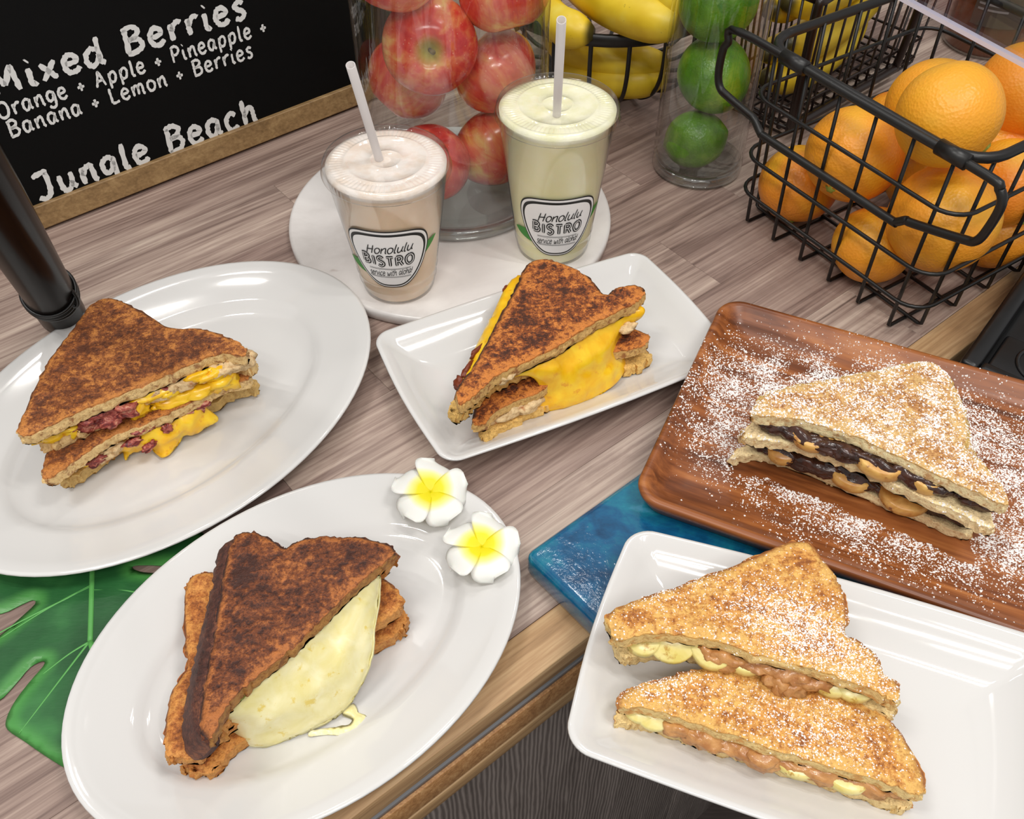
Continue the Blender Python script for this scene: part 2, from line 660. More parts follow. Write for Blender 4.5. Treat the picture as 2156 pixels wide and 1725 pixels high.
def ctr(a, b, z=0.0):
    """a metres along the edge, b metres out from the inner trim line"""
    return A0 + U * a + NO * b + Vector((0, 0, z))


counter = empty('counter', ctr(0, -.4, -.9), 'long counter with grey wood plank top and oak front trim', 'counter')
PL_W = .078
lens = {}
row = 0
b = 0.0
while b > -1.25:
    a = -.95 - random.random() * .5
    while a < 1.5:
        L = random.choice((.42, .52, .62))
        if L not in lens:
            lens[L] = rbox('plank', L - .0002, PL_W - .0002, .02, .0002, 1)
        o = link('plank', lens[L], MT['plank'])
        o.location = ctr(a + L / 2, b - PL_W / 2, -.01)
        o.rotation_euler = (0, 0, ANG)
        o.parent = counter
        o.matrix_parent_inverse = Matrix.Translation(-counter.location)
        a += L
    b -= PL_W
    row += 1
RZ = Matrix.Rotation(ANG, 4, 'Z')


def counter_bar(name, b0, b1, z0, z1, mat, a0=-1.2, a1=1.9, bev=.0008):
    me = rbox(name, a1 - a0, abs(b1 - b0), z1 - z0, bev, 2)
    o = link(name, me, mat)
    o.location = ctr((a0 + a1) / 2, (b0 + b1) / 2, (z0 + z1) / 2)
    o.rotation_euler = (0, 0, ANG)
    o.parent = counter
    o.matrix_parent_inverse = Matrix.Translation(-counter.location)
    return o


counter_bar('edge_trim', .0004, TR_W, -.02, .0006, MT['trim'])
counter_bar('core_board', -1.3, .0, -.05, -.0205, MT['cork'])
counter_bar('edge_band', .002, TR_W + .0008, -.0262, -.0204, MT['band'], bev=0)
counter_bar('edge_core', .002, TR_W + .003, -.052, -.0264, MT['cork'])
counter_bar('edge_gap', .002, TR_W - .003, -.0545, -.0522, MT['gap'], bev=0)
counter_bar('edge_strip', .002, TR_W + .003, -.070, -.0547, MT['ply'])
panel_w = .36
for i in range(9):
    counter_bar('front_panel', .008, .02, -.9, -.0705, MT['front'], -1.2 + i * panel_w, -1.2 + (i + 1) * panel_w - .002, .001)
counter_bar('carcass', -1.25, .006, -.9, -.055, MT['gap'], bev=0)

fl = link('floor', rbox('floor', 6, 6, .04, 0, 1), MT['floor'])
fl.location = (0, .3, -.92)
fl['kind'] = 'structure'

wl = link('wall_back', rbox('wall_back', 6, .1, 3.4, 0, 1), flat('wall_paint', C(196, 188, 178), .8))
wl.location = (0, 3.2, .78)
wl['kind'] = 'structure'

# ------------------------------------------------------------------ dishes
def ell_ring(a, b, n=96):
    def f(inset):
        return [((a - inset) * math.cos(2 * math.pi * i / n), (b - inset) * math.sin(2 * math.pi * i / n)) for i in range(n)]
    return f


def rr_ring(hx, hy, r, bow=0.0, nc=9, ns=8):
    def f(inset):
        x, y = hx - inset, hy - inset
        rr = max(r - inset * .75, .004)
        pts = []
        cs = [(x - rr, y - rr, 0), (-x + rr, y - rr, 90), (-x + rr, -y + rr, 180), (x - rr, -y + rr, 270)]
        for i, (cx, cy, a0) in enumerate(cs):
            arc = [(cx + rr * math.cos(math.radians(a0 + 90 * k / nc)), cy + rr * math.sin(math.radians(a0 + 90 * k / nc))) for k in range(nc + 1)]
            pts += arc
            nx = cs[(i + 1) % 4]
            p0 = arc[-1]
            q = (nx[0] + rr * math.cos(math.radians(nx[2])), nx[1] + rr * math.sin(math.radians(nx[2])))
            for k in range(1, ns):
                t = k / ns
                s = math.sin(math.pi * t) * bow
                nrm = (math.cos(math.radians(a0 + 90)), math.sin(math.radians(a0 + 90)))
                pts.append((p0[0] + (q[0] - p0[0]) * t + nrm[0] * s, p0[1] + (q[1] - p0[1]) * t + nrm[1] * s))
        return pts
    return f


def dish(name, ring, prof, center, ang, mat, cornerlift=0.0):
    V, Fc = [], []
    n = None
    for ins, z in prof:
        pts = ring(ins)
        n = len(pts)
        rmax = max(math.hypot(*p) for p in pts)
        for (x, y) in pts:
            V.append(Vector((x, y, z)))
    m = len(prof)
    for i in range(m - 1):
        for k in range(n):
            k2 = (k + 1) % n
            Fc.append((i * n + k, i * n + k2, (i + 1) * n + k2, (i + 1) * n + k))
    Fc.append(tuple(range(n))[::-1])
    Fc.append(tuple((m - 1) * n + k for k in range(n)))
    me = mesh(name, V, Fc)
    o = link(name, me, mat)
    o.location = center
    o.rotation_euler = (0, 0, ang)
    return o


PLATTER = [(.075, 0), (.062, .0), (.056, .003), (.03, .009), (.006, .0185), (.001, .0195), (0, .0208), (.0006, .022), (.003, .0222),
           (.014, .0185), (.03, .0140), (.040, .0122), (.045, .0110), (.049, .0085), (.054, .0065), (.062, .0058), (.09, .0055)]
pl1 = dish('oval_platter', ell_ring(.1815, .132), PLATTER, (-.2680, .5068, 0), math.radians(51.4), MT['ceramic'])
tag(pl1, 'large white oval platter carrying the meat and yellow cheese toastie', 'platter', 'oval platters')
s_ = .1518 / .1815
pl2 = dish('oval_platter', ell_ring(.1518, .1098), [(i * .87, z) for i, z in PLATTER], (-.1300, .3008, 0), math.radians(40.3), MT['ceramic'])
tag(pl2, 'smaller white oval platter with two plumeria flowers on its rim', 'platter', 'oval platters')
PLATE = [(.045, 0), (.036, .0), (.033, .002), (.014, .012), (.002, .0225), (0, .0238), (.0004, .0248), (.002, .0252), (.004, .0248),
         (.013, .0175), (.022, .0115), (.030, .0075), (.038, .0058), (.055, .0052)]
plc = dish('rectangular_plate', rr_ring(.1285, .0765, .016, .003), PLATE, P(1138, 742, .024).xy.to_3d(), math.radians(26.0), MT['ceramic'])
pcx = (Vector((-.1096, .5744)) + Vector((.176, .543))) / 2
plc.location = (pcx.x, pcx.y, 0)
tag(plc, 'white rectangular plate beside the marble disc carrying the oozing cheddar toastie', 'plate', 'rectangular plates')
BZ = .025                                       # top of the blue board
v_ = Vector((math.cos(math.radians(-19)), math.sin(math.radians(-19))))
pr = (Vector((.0265, .2168)) + Vector((.0764, .3641))) / 2 + v_ * .131
plr = dish('rectangular_plate', rr_ring(.131, .0785, .018, .003), PLATE, (pr.x, pr.y, BZ), math.radians(-19), MT['ceramic'])
tag(plr, 'white rectangular plate on the blue board with sugared peanut butter toasties', 'plate', 'rectangular plates')
TRAY = [(.02, 0), (.012, .0), (.006, .004), (.001, .014), (0, .018), (.0012, .0202), (.004, .0206), (.0065, .0195), (.012, .013), (.019, .0095), (.03, .008), (.05, .0078)]
u_t = Vector((math.cos(math.radians(65.4)), math.sin(math.radians(65.4))))
v_t = Vector((u_t.y, -u_t.x))
TRL = .30
tc = (Vector((.0804, .3933)) + Vector((.1729, .5953))) / 2 + v_t * TRL / 2
tray = dish('wooden_tray', rr_ring(TRL / 2, .113, .02), TRAY, (tc.x, tc.y, BZ), math.atan2(v_t.y, v_t.x), MT['acacia'])
tag(tray, 'dark acacia wood serving tray dusted with icing sugar', 'tray')

# blue resin board
bc = P(1104, 1163, BZ)
be1 = (P(1330, 1003, BZ) - bc).normalized()
be2 = Vector((be1.y, -be1.x, 0))
bl = link('resin_board', rbox('resin_board', .27, .36, BZ - .0006, .006, 3), MT['resin'])
bl.location = bc + be1 * .135 + be2 * .18 + Vector((0, 0, -BZ / 2 + .0003))
bl.rotation_euler = (0, 0, math.atan2(be1.y, be1.x))
tag(bl, 'glossy blue and teal resin board under the wooden tray', 'board')

# marble disc
MZ = .012
MC = Vector((-.059, .757, 0))
V, Fc = lathe_vf([(.0001, 0), (.150, 0), (.153, .002), (.1535, .009), (.1525, .0112), (.150, MZ), (.0001, MZ)], 96)
md = link('marble_disc', mesh('marble_disc', V, Fc), MT['marble'])
md.location = MC
tag(md, 'round white marble board under the two iced drinks', 'board')

# ------------------------------------------------------------------ lettering strokes
GLYPH = {
 'M': (78, "6,0 12,70|12,70 34,22|34,22 58,72|58,72 66,0"), 'i': (24, "10,48 9,14 14,2 22,6|10,66 14,69"), 'x': (48, "4,48 40,0|42,50 4,2"),
 'e': (48, "8,26 38,30 34,46 20,50 8,38 6,18 16,2 32,2 44,12"), 'd': (54, "40,40 24,48 8,36 6,14 18,0 34,10 42,30|44,76 42,30 44,8 54,0"),
 'B': (60, "10,0 12,70|4,68 30,74 48,62 40,46 16,38|16,38 42,36 52,20 40,4 6,0"), 'r': (40, "8,48 10,0|10,26 18,42 32,50 40,44"),
 's': (42, "36,44 24,52 10,44 14,32 30,22 34,10 22,0 6,6"), 'O': (66, "34,70 14,60 6,34 16,6 36,0 54,14 58,42 48,64 32,70"),
 'n': (52, "8,48 10,0|10,24 20,42 34,48 40,36 42,8 50,0"), 'g': (50, "40,42 26,50 10,42 6,22 16,8 32,14 40,36|42,48 42,0 34,-20 16,-22 6,-12"),
 'a': (52, "40,42 26,50 10,42 6,20 16,2 30,8 40,34|42,48 40,14 50,2"), '+': (44, "22,8 22,46|4,27 40,27"), 'A': (60, "4,0 28,72|28,72 52,0|12,26 46,28"),
 'p': (52, "10,48 8,-24|10,30 20,46 38,48 44,28 34,6 18,4 10,14"), 'l': (26, "12,74 10,16 14,2 24,2"), 'P': (54, "10,0 12,70|6,66 30,74 48,62 46,44 30,34 12,34"),
 'L': (52, "10,72 10,2|10,2 30,0 48,4"), 'm': (74, "8,48 10,0|10,26 20,44 32,46 36,34 36,2|36,28 46,46 58,46 62,30 62,6 70,0"),
 'o': (50, "26,50 10,42 6,22 16,2 32,2 44,18 42,38 26,50"), 'J': (56, "6,66 30,72 50,70|44,70 44,24 36,4 20,0 8,8"), 'u': (52, "8,48 8,18 16,2 30,4 40,24|42,48 40,16 50,2"),
 'c': (46, "40,42 26,50 10,40 6,20 16,2 32,2 42,10"), 'h': (52, "10,76 10,0|10,24 22,44 36,46 40,30 42,6 50,0"), 'v': (46, "4,48 20,0|20,0 42,50"),
 'w': (66, "4,48 14,4 24,4 32,36|32,36 40,2 52,8 60,50"), 't': (36, "16,70 14,14 20,0 32,4|2,48 32,50"), 'H': (66, "10,0 12,72|50,72 50,0|4,36 58,38"),
 '!': (22, "12,72 10,22|9,4 11,1"), 'I': (30, "15,0 15,70"), 'S': (54, "44,60 28,72 10,62 12,44 30,36 44,24 42,8 24,-1 6,8"), 'T': (54, "27,0 27,70|4,70 50,70"),
 'R': (60, "10,0 10,70|10,70 36,70 46,54 36,38 10,38|30,38 50,0"), ' ': (34, ""),
}


def text_width(s, extra=0):
    return sum(GLYPH[c][0] + extra for c in s) / 100.0


def stroke_text(s, fmap, width, jitter=0.0, shear=0.0, extra=0, seed=1, skip_below=None):
    """ribbon strokes; fmap(x, y) takes em units to a point in space"""
    rnd = random.Random(seed)
    V, Fc = [], []
    x0 = 0.0
    for ch in s:
        adv, st = GLYPH[ch]
        for k in [q for q in st.split('|') if q]:
            pts = [tuple(float(w) / 100 for w in p.split(',')) for p in k.split()]
            path = catmull([Vector((x + x0, y, 0)) for x, y in pts], 9 if len(pts) == 2 else 5)
            n0 = len(V); n = len(path)
            for i, p in enumerate(path):
                t = (path[min(i + 1, n - 1)] - path[max(i - 1, 0)]).normalized()
                nr = Vector((-t.y, t.x, 0))
                w = width * .5 * (0.62 if i in (0, n - 1) else 1.0)
                for sg in (-1, 1):
                    q = p + nr * sg * w * (1 + (rnd.random() - .5) * jitter)
                    V.append(fmap(q.x + q.y * shear, q.y))
            for i in range(n - 1):
                Fc.append((n0 + 2 * i, n0 + 2 * i + 2, n0 + 2 * i + 3, n0 + 2 * i + 1))
        x0 += (adv + extra) / 100.0
    return V, Fc


# ------------------------------------------------------------------ chalkboard
bo_a = P(102, 486); bo_b = P(760, 225)
bu = (bo_b - bo_a).normalized()
bn = Vector((bu.y, -bu.x, 0))                  # faces the photographer
LEAN = math.radians(10)
bup = (-bn * math.sin(LEAN) + Vector((0, 0, 1)) * math.cos(LEAN)).normalized()
bnn = (bn * math.cos(LEAN) + Vector((0, 0, 1)) * math.sin(LEAN)).normalized()
B_L, B_R, B_H = -.30, .47, .52
FRT = .018
b_empty = empty('menu_chalkboard', bo_a + bu * .1, 'black chalkboard menu with wood frame leaning at the back', 'chalkboard')


def bpt(a, h, d=0.0):
    return bo_a + bu * a + bup * h + bnn * d + Vector((0, 0, FRT * math.sin(LEAN)))


def board_bar(name, a0, a1, h0, h1, d0, d1, mat):
    v = [bpt(a, h, d) for a in (a0, a1) for h in (h0, h1) for d in (d0, d1)]
    f = [(0, 1, 3, 2), (4, 6, 7, 5), (0, 4, 5, 1), (2, 3, 7, 6), (0, 2, 6, 4), (1, 5, 7, 3)]
    bm = bmesh.new()
    bv = [bm.verts.new(p - b_empty.location) for p in v]
    for q in f: bm.faces.new([bv[i] for i in q])
    bmesh.ops.recalc_face_normals(bm, faces=bm.faces[:])
    bmesh.ops.bevel(bm, geom=bm.edges[:], offset=.0008, segments=1, affect='EDGES')
    me = bpy.data.meshes.new(name); bm.to_mesh(me); bm.free()
    me.materials.append(mat)
    o = bpy.data.objects.new(name, me); COL.objects.link(o)
    o.parent = b_empty
    return o


FRH = .0225
board_bar('board_panel', B_L + .01, B_R - .01, .005, B_H - .005, -.012, -.006, MT['board'])
board_bar('frame_bottom', B_L, B_R, 0, FRH, -FRT, 0, MT['frame'])
board_bar('frame_top', B_L, B_R, B_H - FRH, B_H, -FRT, 0, MT['frame'])
board_bar('frame_side', B_L, B_L + FRH, FRH, B_H - FRH, -FRT, 0, MT['frame'])
board_bar('frame_side', B_R - FRH, B_R, FRH, B_H - FRH, -FRT, 0, MT['frame'])


def board_hit(px, py, d=-.006):
    p0 = P(px, py, 0); o = Vector((0, 0, CAM_H)); r = p0 - o
    q = bpt(0, 0, d)
    t = (q - o).dot(bnn) / r.dot(bnn)
    return o + r * t


def chalk_line(s, sx, sy, ex, ey, cap, width, extra=6, seed=3):
    a = board_hit(sx, sy); e = board_hit(ex, ey)
    L = (e - a).length
    k = L / text_width(s, extra)
    du = (e - a).normalized()
    # cap: pixel height of a capital above the baseline, turned into metres on the board
    hpt = board_hit(sx, sy) ; kk = cap
    dv = bnn.cross(du).normalized()
    if dv.z < 0: dv = -dv
    V, Fc = stroke_text(s, lambda x, y: a + du * (x * k) + dv * (y * kk) + bnn * .0006 - b_empty.location, width, .45, .06, extra, seed)
    me = mesh('chalk_writing', V, Fc, False)
    o = link('chalk_writing', me, MT['chalk'])
    o.parent = b_empty
    return o


chalk_line('Mixed Berries', -10, 205, 528, 33, .031, .15, 12, 1)
chalk_line('Orange + Apple + Pineapple +', -2, 252, 566, 67, .0195, .13, 10, 2)
chalk_line('Banana + Lemon + Berries', 22, 290, 537, 118, .0195, .13, 10, 3)
chalk_line('Jungle Beach', 80, 424, 550, 252, .034, .15, 12, 4)

# ------------------------------------------------------------------ lacquered pole at the left
pb = P(138, 672, 0)
pole = empty('lacquer_pole', pb, 'glossy black lacquered bamboo pole tied with black cord', 'pole')
ptop = P(-330, -80, .42)
pdir = (ptop - pb).normalized()
pr_ = .0188
path = [pb + pdir * (t * .6 / 30) for t in range(31)]
path[0] = pb
rad = [pr_ * (1 + .05 * math.exp(-((i * .02 - .075) / .012) ** 2)) for i in range(31)]
rad[0] = pr_ * .9
V, Fc = tube_vf(path, rad, 40)
for v in V: v.z = max(v.z, .0003)
link('pole_shaft', mesh('pole_shaft', V, Fc), MT['lacquer'], pole)
pa = pdir.orthogonal().normalized(); pc = pdir.cross(pa)
cord = []
for j, hh in enumerate((.083, .088, .0925)):
    ring = [pb + pdir * (hh + .004 * math.sin(2 * math.pi * k / 48 + j)) + pa * (pr_ * 1.06 * math.cos(2 * math.pi * k / 48)) + pc * (pr_ * 1.06 * math.sin(2 * math.pi * k / 48)) for k in range(48)]
    cord.append(tube_vf(ring, .0016, 8, True))
kx = pb + pdir * .088 + Vector((.0195, -.004, 0))
loop = [kx + Vector((.004 * math.sin(2 * math.pi * k / 20), -.002, .009 * math.cos(2 * math.pi * k / 20))) for k in range(20)]
cord.append(tube_vf(loop, .0015, 8, True))
link('cord', mesh('cord', *merge(cord)), MT['black'], pole)

# ------------------------------------------------------------------ iced drink cups
def cup(name, cx, cy, h, rb, rt, drink, foam, label, lab_h, lab_dir, straw_top, straw_in, gdir):
    e = empty(name, (cx, cy, MZ), label, 'drink', 'iced drinks')
    c = Vector((cx, cy, MZ))

    def rad(z): return rb + (rt - rb) * (z / h)
    prof = [(.0001, .0), (rb * .93, .0), (rb, .003)]
    for z in (.012, .0135, .015, .022, .0235, .025):
        prof.append((rad(z) + (.0006 if z in (.0135, .0235) else 0), z))
    prof += [(rad(h * .5), h * .5), (rad(h), h), (rad(h) + .0015, h + .001)]
    link('cup_wall', mesh('cup_wall', *lathe_vf(prof, 72, c)), MT['plastic'], e)
    dk = N(name + '_liquid', .35)
    v = dk.geo()
    dk.col(dk.ramp(dk.noise(v, 28, 4, .6), [(.3, drink[0]), (.7, drink[1])]))
    dk.b.inputs['Subsurface Weight'].default_value = .2
    dk.b.inputs['Subsurface Scale'].default_value = .006
    ins = .0009
    dp = [(.0001, .0012), (rb * .93 - ins, .0012), (rb - ins, .0042)] + [(rad(z) - ins, z) for z in (.02, h * .3, h * .6, h - .004)]
    link('drink', mesh('drink', *lathe_vf(dp, 72, c)), dk.m, e)
    fm = N(name + '_foam', .5)
    v = fm.geo()
    fm.col(fm.ramp(fm.noise(v, 70, 4, .6), [(.35, foam[0]), (.6, foam[1])]))
    fm.bump(fm.noise(v, 160, 3, .6), .4, .0015)
    fp = [(rad(h - .004) - ins, h - .004), (rad(h) - ins, h + .001), (.043, h + .0028), (.036, h + .0022), (.02, h + .0018), (.0001, h + .0015)]
    link('foam', mesh('foam', *lathe_vf(fp, 72, c)), fm.m, e)
    # clear lid
    z0 = h

    def rip(r, th): return .00035 * math.cos(72 * th) if .0365 < r < .0435 else 0
    lp = [(rad(h) + .0022, z0 - .004), (0.0516, z0 - .0045), (0.0520, z0 - .003), (0.0510, z0 - .0015), (0.0504, z0 + .0035), (0.0492, z0 + .0058), (0.0476, z0 + .0058), (.0450, z0 + .0042)]
    lp += [(.0434, z0 + .0040), (.0415, z0 + .0040), (.039, z0 + .0040), (.0366, z0 + .0040), (.0345, z0 + .0036), (.0335, z0 + .0046), (.0315, z0 + .0046), (.0305, z0 + .0036), (.014, z0 + .0034), (.013, z0 + .0044), (.0115, z0 + .0044), (.0105, z0 + .0034), (.0042, z0 + .0034)]
    link('lid', mesh('lid', *lathe_vf(lp, 288, c, rip)), MT['plastic'], e)
    # straw
    st = Vector(straw_top); si = Vector(straw_in)
    ax = (st - si).normalized()
    ra = ax.orthogonal().normalized(); rbv = ax.cross(ra)
    V, Fc = [], []
    sg = 20
    Ls = (st - si).length
    for rr, tt in ((.0034, 0), (.0034, Ls), (.0028, Ls), (.0028, 0)):
        for k in range(sg):
            th = 2 * math.pi * k / sg
            V.append(si + ax * tt + ra * (rr * math.cos(th)) + rbv * (rr * math.sin(th)))
    for i in range(3):
        for k in range(sg):
            k2 = (k + 1) % sg
            Fc.append((i * sg + k, i * sg + k2, (i + 1) * sg + k2, (i + 1) * sg + k))
    link('straw', mesh('straw', V, Fc), MT['straw'], e)

    # sticker: coordinates (u metres round the wall, v metres up) -> wall
    def wall(u, w, off):
        z = lab_h + w
        r = rad(z) + off
        th = lab_dir + u / rad(lab_h)
        return c + Vector((r * math.cos(th), r * math.sin(th), z))
    LS = 1.40
    half = [(0, .0215), (.0095, .0213), (.0165, .0200), (.0212, .0166), (.0234, .0105), (.0230, .0030), (.0202, -.0065), (.0152, -.0150), (.0085, -.0205)]
    out = half + [(0, -.0216)] + [(-a_, b_) for a_, b_ in half[:0:-1]]
    ol = [(p.x * LS * 1.03, p.y * LS * 1.07) for p in catmull([Vector((a_, b_, 0)) for a_, b_ in out], 5, True)]

    def disc(sc_, dy, off):
        V, Fc = [], []
        n = len(ol)
        rings = (1.0, .75, .5, .25)
        for q in rings:
            V += [wall(x * sc_ * q, y * sc_ * q + dy, off) for x, y in ol]
        V.append(wall(0, dy, off))
        for i in range(3):
            for k in range(n):
                k2 = (k + 1) % n
                Fc.append((i * n + k, i * n + k2, (i + 1) * n + k2, (i + 1) * n + k))
        for k in range(n): Fc.append((3 * n + k, 3 * n + (k + 1) % n, 4 * n))
        return V, Fc
    stk = link('sticker', mesh('sticker', *disc(1.0, 0, .0006)), MT['ink'], e)
    for nm, sc_, dy, off, mt in (('sticker_rim', .965, 0, .0008, 'white'), ('sticker_ring', .915, -.0004, .0010, 'ink'), ('sticker_face', .855, -.0008, .0012, 'white')):
        o = link(nm, mesh(nm, *disc(sc_, dy, off)), MT[mt]); o.parent = stk
        o.matrix_parent_inverse = stk.matrix_parent_inverse @ Matrix.Identity(4)
        o.matrix_parent_inverse = Matrix.Identity(4)
        o.location = (0, 0, 0)
    def word(s, cu, v0, width, height, wd, jit, sh, arc, off, mt, extra=0, bold=1.0):
        tw = text_width(s, extra)
        k = width / tw

        def fm_(x, y):
            uu = (x - tw / 2) * k
            return wall((cu + uu) * LS, (v0 + y * height + arc(uu)) * LS, off)
        V, Fc = stroke_text(s, fm_, wd, jit, sh, extra, 5)
        o = link('lettering', mesh('lettering', V, Fc, False), MT[mt])
        o.parent = stk
        return o
    ar = lambda q: 0.0
    word('Honolulu', .0005, .0062, .0262, .0092, .085, 0, .34, lambda q: .08 * q, .0015, 'ink', -2)
    word('BISTRO', 0, -.0042, .0310, .0105, .22, 0, 0, lambda q: 6 * q * q, .0015, 'ink', 8)
    word('BISTRO', 0, -.0042, .0310, .0105, .05, 0, 0, lambda q: 6 * q * q, .0017, 'white', 8)
    word('service with aloha!', 0, -.0122, .0265, .0064, .085, 0, .28, lambda q: .05 * q, .0015, 'ink', -2)
    for wv in (-.0066, -.0073, -.0133, -.0140):
        V = []; Fc = []
        for k in range(13):
            uu = -.0125 + .025 * k / 12
            V += [wall(uu * LS, wv * LS, .0015), wall(uu * LS, wv * LS + .0003, .0015)]
        for k in range(12): Fc.append((2 * k, 2 * k + 2, 2 * k + 3, 2 * k + 1))
        o = link('rule_line', mesh('rule_line', V, Fc, False), MT['ink']); o.parent = stk
    # green printed leaf stroke passing behind the sticker
    V = []; Fc = []
    n = 24
    for k in range(n + 1):
        t = k / n
        uu = -.044 + .088 * t
        mid = .000 + gdir * (.012 * (2 * t - 1)) - .010 * math.sin(math.pi * t)
        hw = .0085 * math.sin(math.pi * min(1, max(0, t))) ** .6 + .0004
        V += [wall(uu, mid - hw, .0004), wall(uu, mid + hw, .0004)]
    for k in range(n): Fc.append((2 * k, 2 * k + 2, 2 * k + 3, 2 * k + 1))
    link('leaf_print', mesh('leaf_print', V, Fc), MT['green'], e)
    return e


cl = P(841, 594, MZ)
cup('iced_drink', cl.x, cl.y, .121, .0312, .0490, (C(242, 212, 178), C(250, 224, 194)), (C(236, 220, 204), C(248, 240, 232)),
    'short iced drink, pale brown, in clear cup with lid, left of the pair', .056, math.radians(-90 - 1), P(738, 137, .238), P(824, 420, .08), 1)
cr = P(1163, 515, MZ)
cup('iced_drink', cr.x, cr.y, .138, .0325, .0490, (C(246, 240, 182), C(252, 247, 205)), (C(242, 240, 196), C(252, 250, 222)),
    'tall iced drink, pale yellow, in clear cup with lid, right of the pair', .047, math.radians(-90 + 3), P(1182, 42, .262), P(1168, 330, .09), 1)

# ------------------------------------------------------------------ glass vases
def vase(name, cx, cy, z0, r, h, wall, base, label):
    e = empty(name, (cx, cy, z0), label, 'vase')
    c = Vector((cx, cy, z0))
    prof = [(.0001, .001), (r * .8, .001), (r - .003, 0), (r, .003), (r, h * .3), (r, h * .7), (r, h), (r - wall / 2, h + .001), (r - wall, h), (r - wall, h * .5), (r - wall, base + .004), (r - wall - .004, base), (.0001, base)]
    link('vase_wall', mesh('vase_wall', *lathe_vf(prof, 96, c)), MT['glass'], e)
    ring = [(r - .0005, .0035), (r - .0004, base * .5), (r - .0006, base - .001), (r - wall * 1.3, base + .001), (r - wall * 1.6, base * .5), (r - wall * 1.3, .002), (r - .002, .0012), (r - .0005, .0035)]
    link('base_ring', mesh('base_ring', *lathe_vf(ring, 96, c)), MT['thickglass'], e)
    return e


VA = Vector((-.052, .792))
vase('apple_vase', VA.x, VA.y, MZ, .0845, .32, .0035, .012, 'wide clear glass cylinder vase full of red apples')
VL = Vector((.1905, .853))
vase('lime_vase', VL.x, VL.y, 0, .0455, .26, .003, .012, 'narrow clear glass cylinder vase stacked with limes')

# fruit
def fruit_obj(name, me, mat, loc, rot, label, cat, group, stem_me=None, stem_name='stem', stem_mat=None):
    e = empty(name, loc, label, cat, group)
    e.rotation_euler = rot
    o = link('peel' if cat != 'apple' else 'skin', me, mat); o.parent = e
    if stem_me is not None:
        s = link(stem_name, stem_me, stem_mat); s.parent = e
    return e


def apple_mesh():
    V = []; n = 40; seg = 48
    sd = []
    for i in range(n + 1):
        t = math.pi * i / n
        rr = math.sin(t) * (1 + .06 * math.sin(t)) * (1 + .07 * math.cos(t))
        zz = math.cos(t) * .93
        zz -= .42 * math.exp(-(rr / .24) ** 2) * (1 if zz > 0 else 0)
        zz += .20 * math.exp(-(rr / .24) ** 2) * (1 if zz < 0 else 0)
        for k in range(seg):
            th = 2 * math.pi * k / seg
            lob = 1 + .025 * math.cos(5 * th + .4) * (.3 + .7 * max(0, -math.cos(t)))
            V.append(Vector((rr * lob * math.cos(th), rr * lob * math.sin(th), zz)))
    Fc = []
    for i in range(n):
        for k in range(seg):
            k2 = (k + 1) % seg
            Fc.append((i * seg + k, (i + 1) * seg + k, (i + 1) * seg + k2, i * seg + k2))
    return V, Fc


AV, AF = apple_mesh()


def apple(px, py, z, r, rot, label):
    loc = P(px, py, z)
    me = mesh('apple_skin', [v * r for v in AV], AF)
    at = me.attributes.new('stemdist', 'FLOAT', 'POINT')
    at.data.foreach_set('value', [math.hypot(v.x, v.y) if v.z > 0 else .1 for v in me.vertices.values()] if False else [(math.hypot(v.co.x, v.co.y) if v.co.z > 0 else .1) for v in me.vertices])
    sm = mesh('apple_stem', *tube_vf([(0, 0, r * .50), (0.001, 0, r * .66), (.003, .001, r * .92)], [.0018, .0015, .0022], 8))
    return fruit_obj('apple', me, MT['apple'], loc, rot, label, 'apple', 'apples in the vase', sm, 'stem', MT['stem'])


apple(905, 95, .1732, .0380, (math.radians(74), 0, math.radians(4)), 'red apple with yellow blush, stem end facing out, largest in the vase')
apple(856, 168, .1198, .0358, (math.radians(20), math.radians(50), 1.0), 'red apple pressed to the left wall of the vase')
apple(1046, 152, .1323, .0363, (math.radians(-30), math.radians(40), 2.0), 'red apple at the right of the vase above the tall drink lid')
apple(1062, -22, .2106, .0364, (math.radians(150), 0, .5), 'red apple at the top right of the vase, cut by the frame edge')
apple(1040, 312, .0599, .0365, (math.radians(-60), math.radians(20), .9), 'dark red apple low in the vase between the two drinks')
apple(908, 340, .0700, .0347, (math.radians(190), math.radians(20), .3), 'red apple at the vase bottom behind the short drink')
apple(828, -65, .2377, .0341, (math.radians(170), math.radians(20), .3), 'red apple at the top left of the vase, barely in frame')


def lime_mesh(r):
    V = []; n = 28; seg = 36
    for i in range(n + 1):
        t = math.pi * i / n
        rr = math.sin(t); zz = math.cos(t) * 1.1
        if i in (0, 1, 2): zz += .07 * (1 - i / 3)
        if i in (n, n - 1, n - 2): zz -= .06 * (1 - (n - i) / 3)
        for k in range(seg):
            th = 2 * math.pi * k / seg
            q = Vector((rr * math.cos(th), rr * math.sin(th), zz))
            V.append(q * r * (1 + .02 * noise.noise(q * 1.7)))
    Fc = [(i * seg + k, (i + 1) * seg + k, (i + 1) * seg + (k + 1) % seg, i * seg + (k + 1) % seg) for i in range(n) for k in range(seg)]
    return mesh('lime_peel', V, Fc)


for (px, py, z, r, rot, lb) in ((1464, 293, .0388, .0279, (.3, 1.3, .3), 'smallest green lime resting on the bottom of the narrow vase'),
                                (1503, 157, .098, .0345, (.5, 1.2, 2.4), 'green lime in the middle of the narrow vase'),
                                (1513, 5, .1705, .0338, (.8, .5, .4), 'green lime at the top of the narrow vase, cut by the frame')):
    o = link('lime', lime_mesh(r), MT['lime'])
    o.location = P(px, py, z); o.rotation_euler = rot
    tag(o, lb, 'lime', 'limes in the narrow vase')


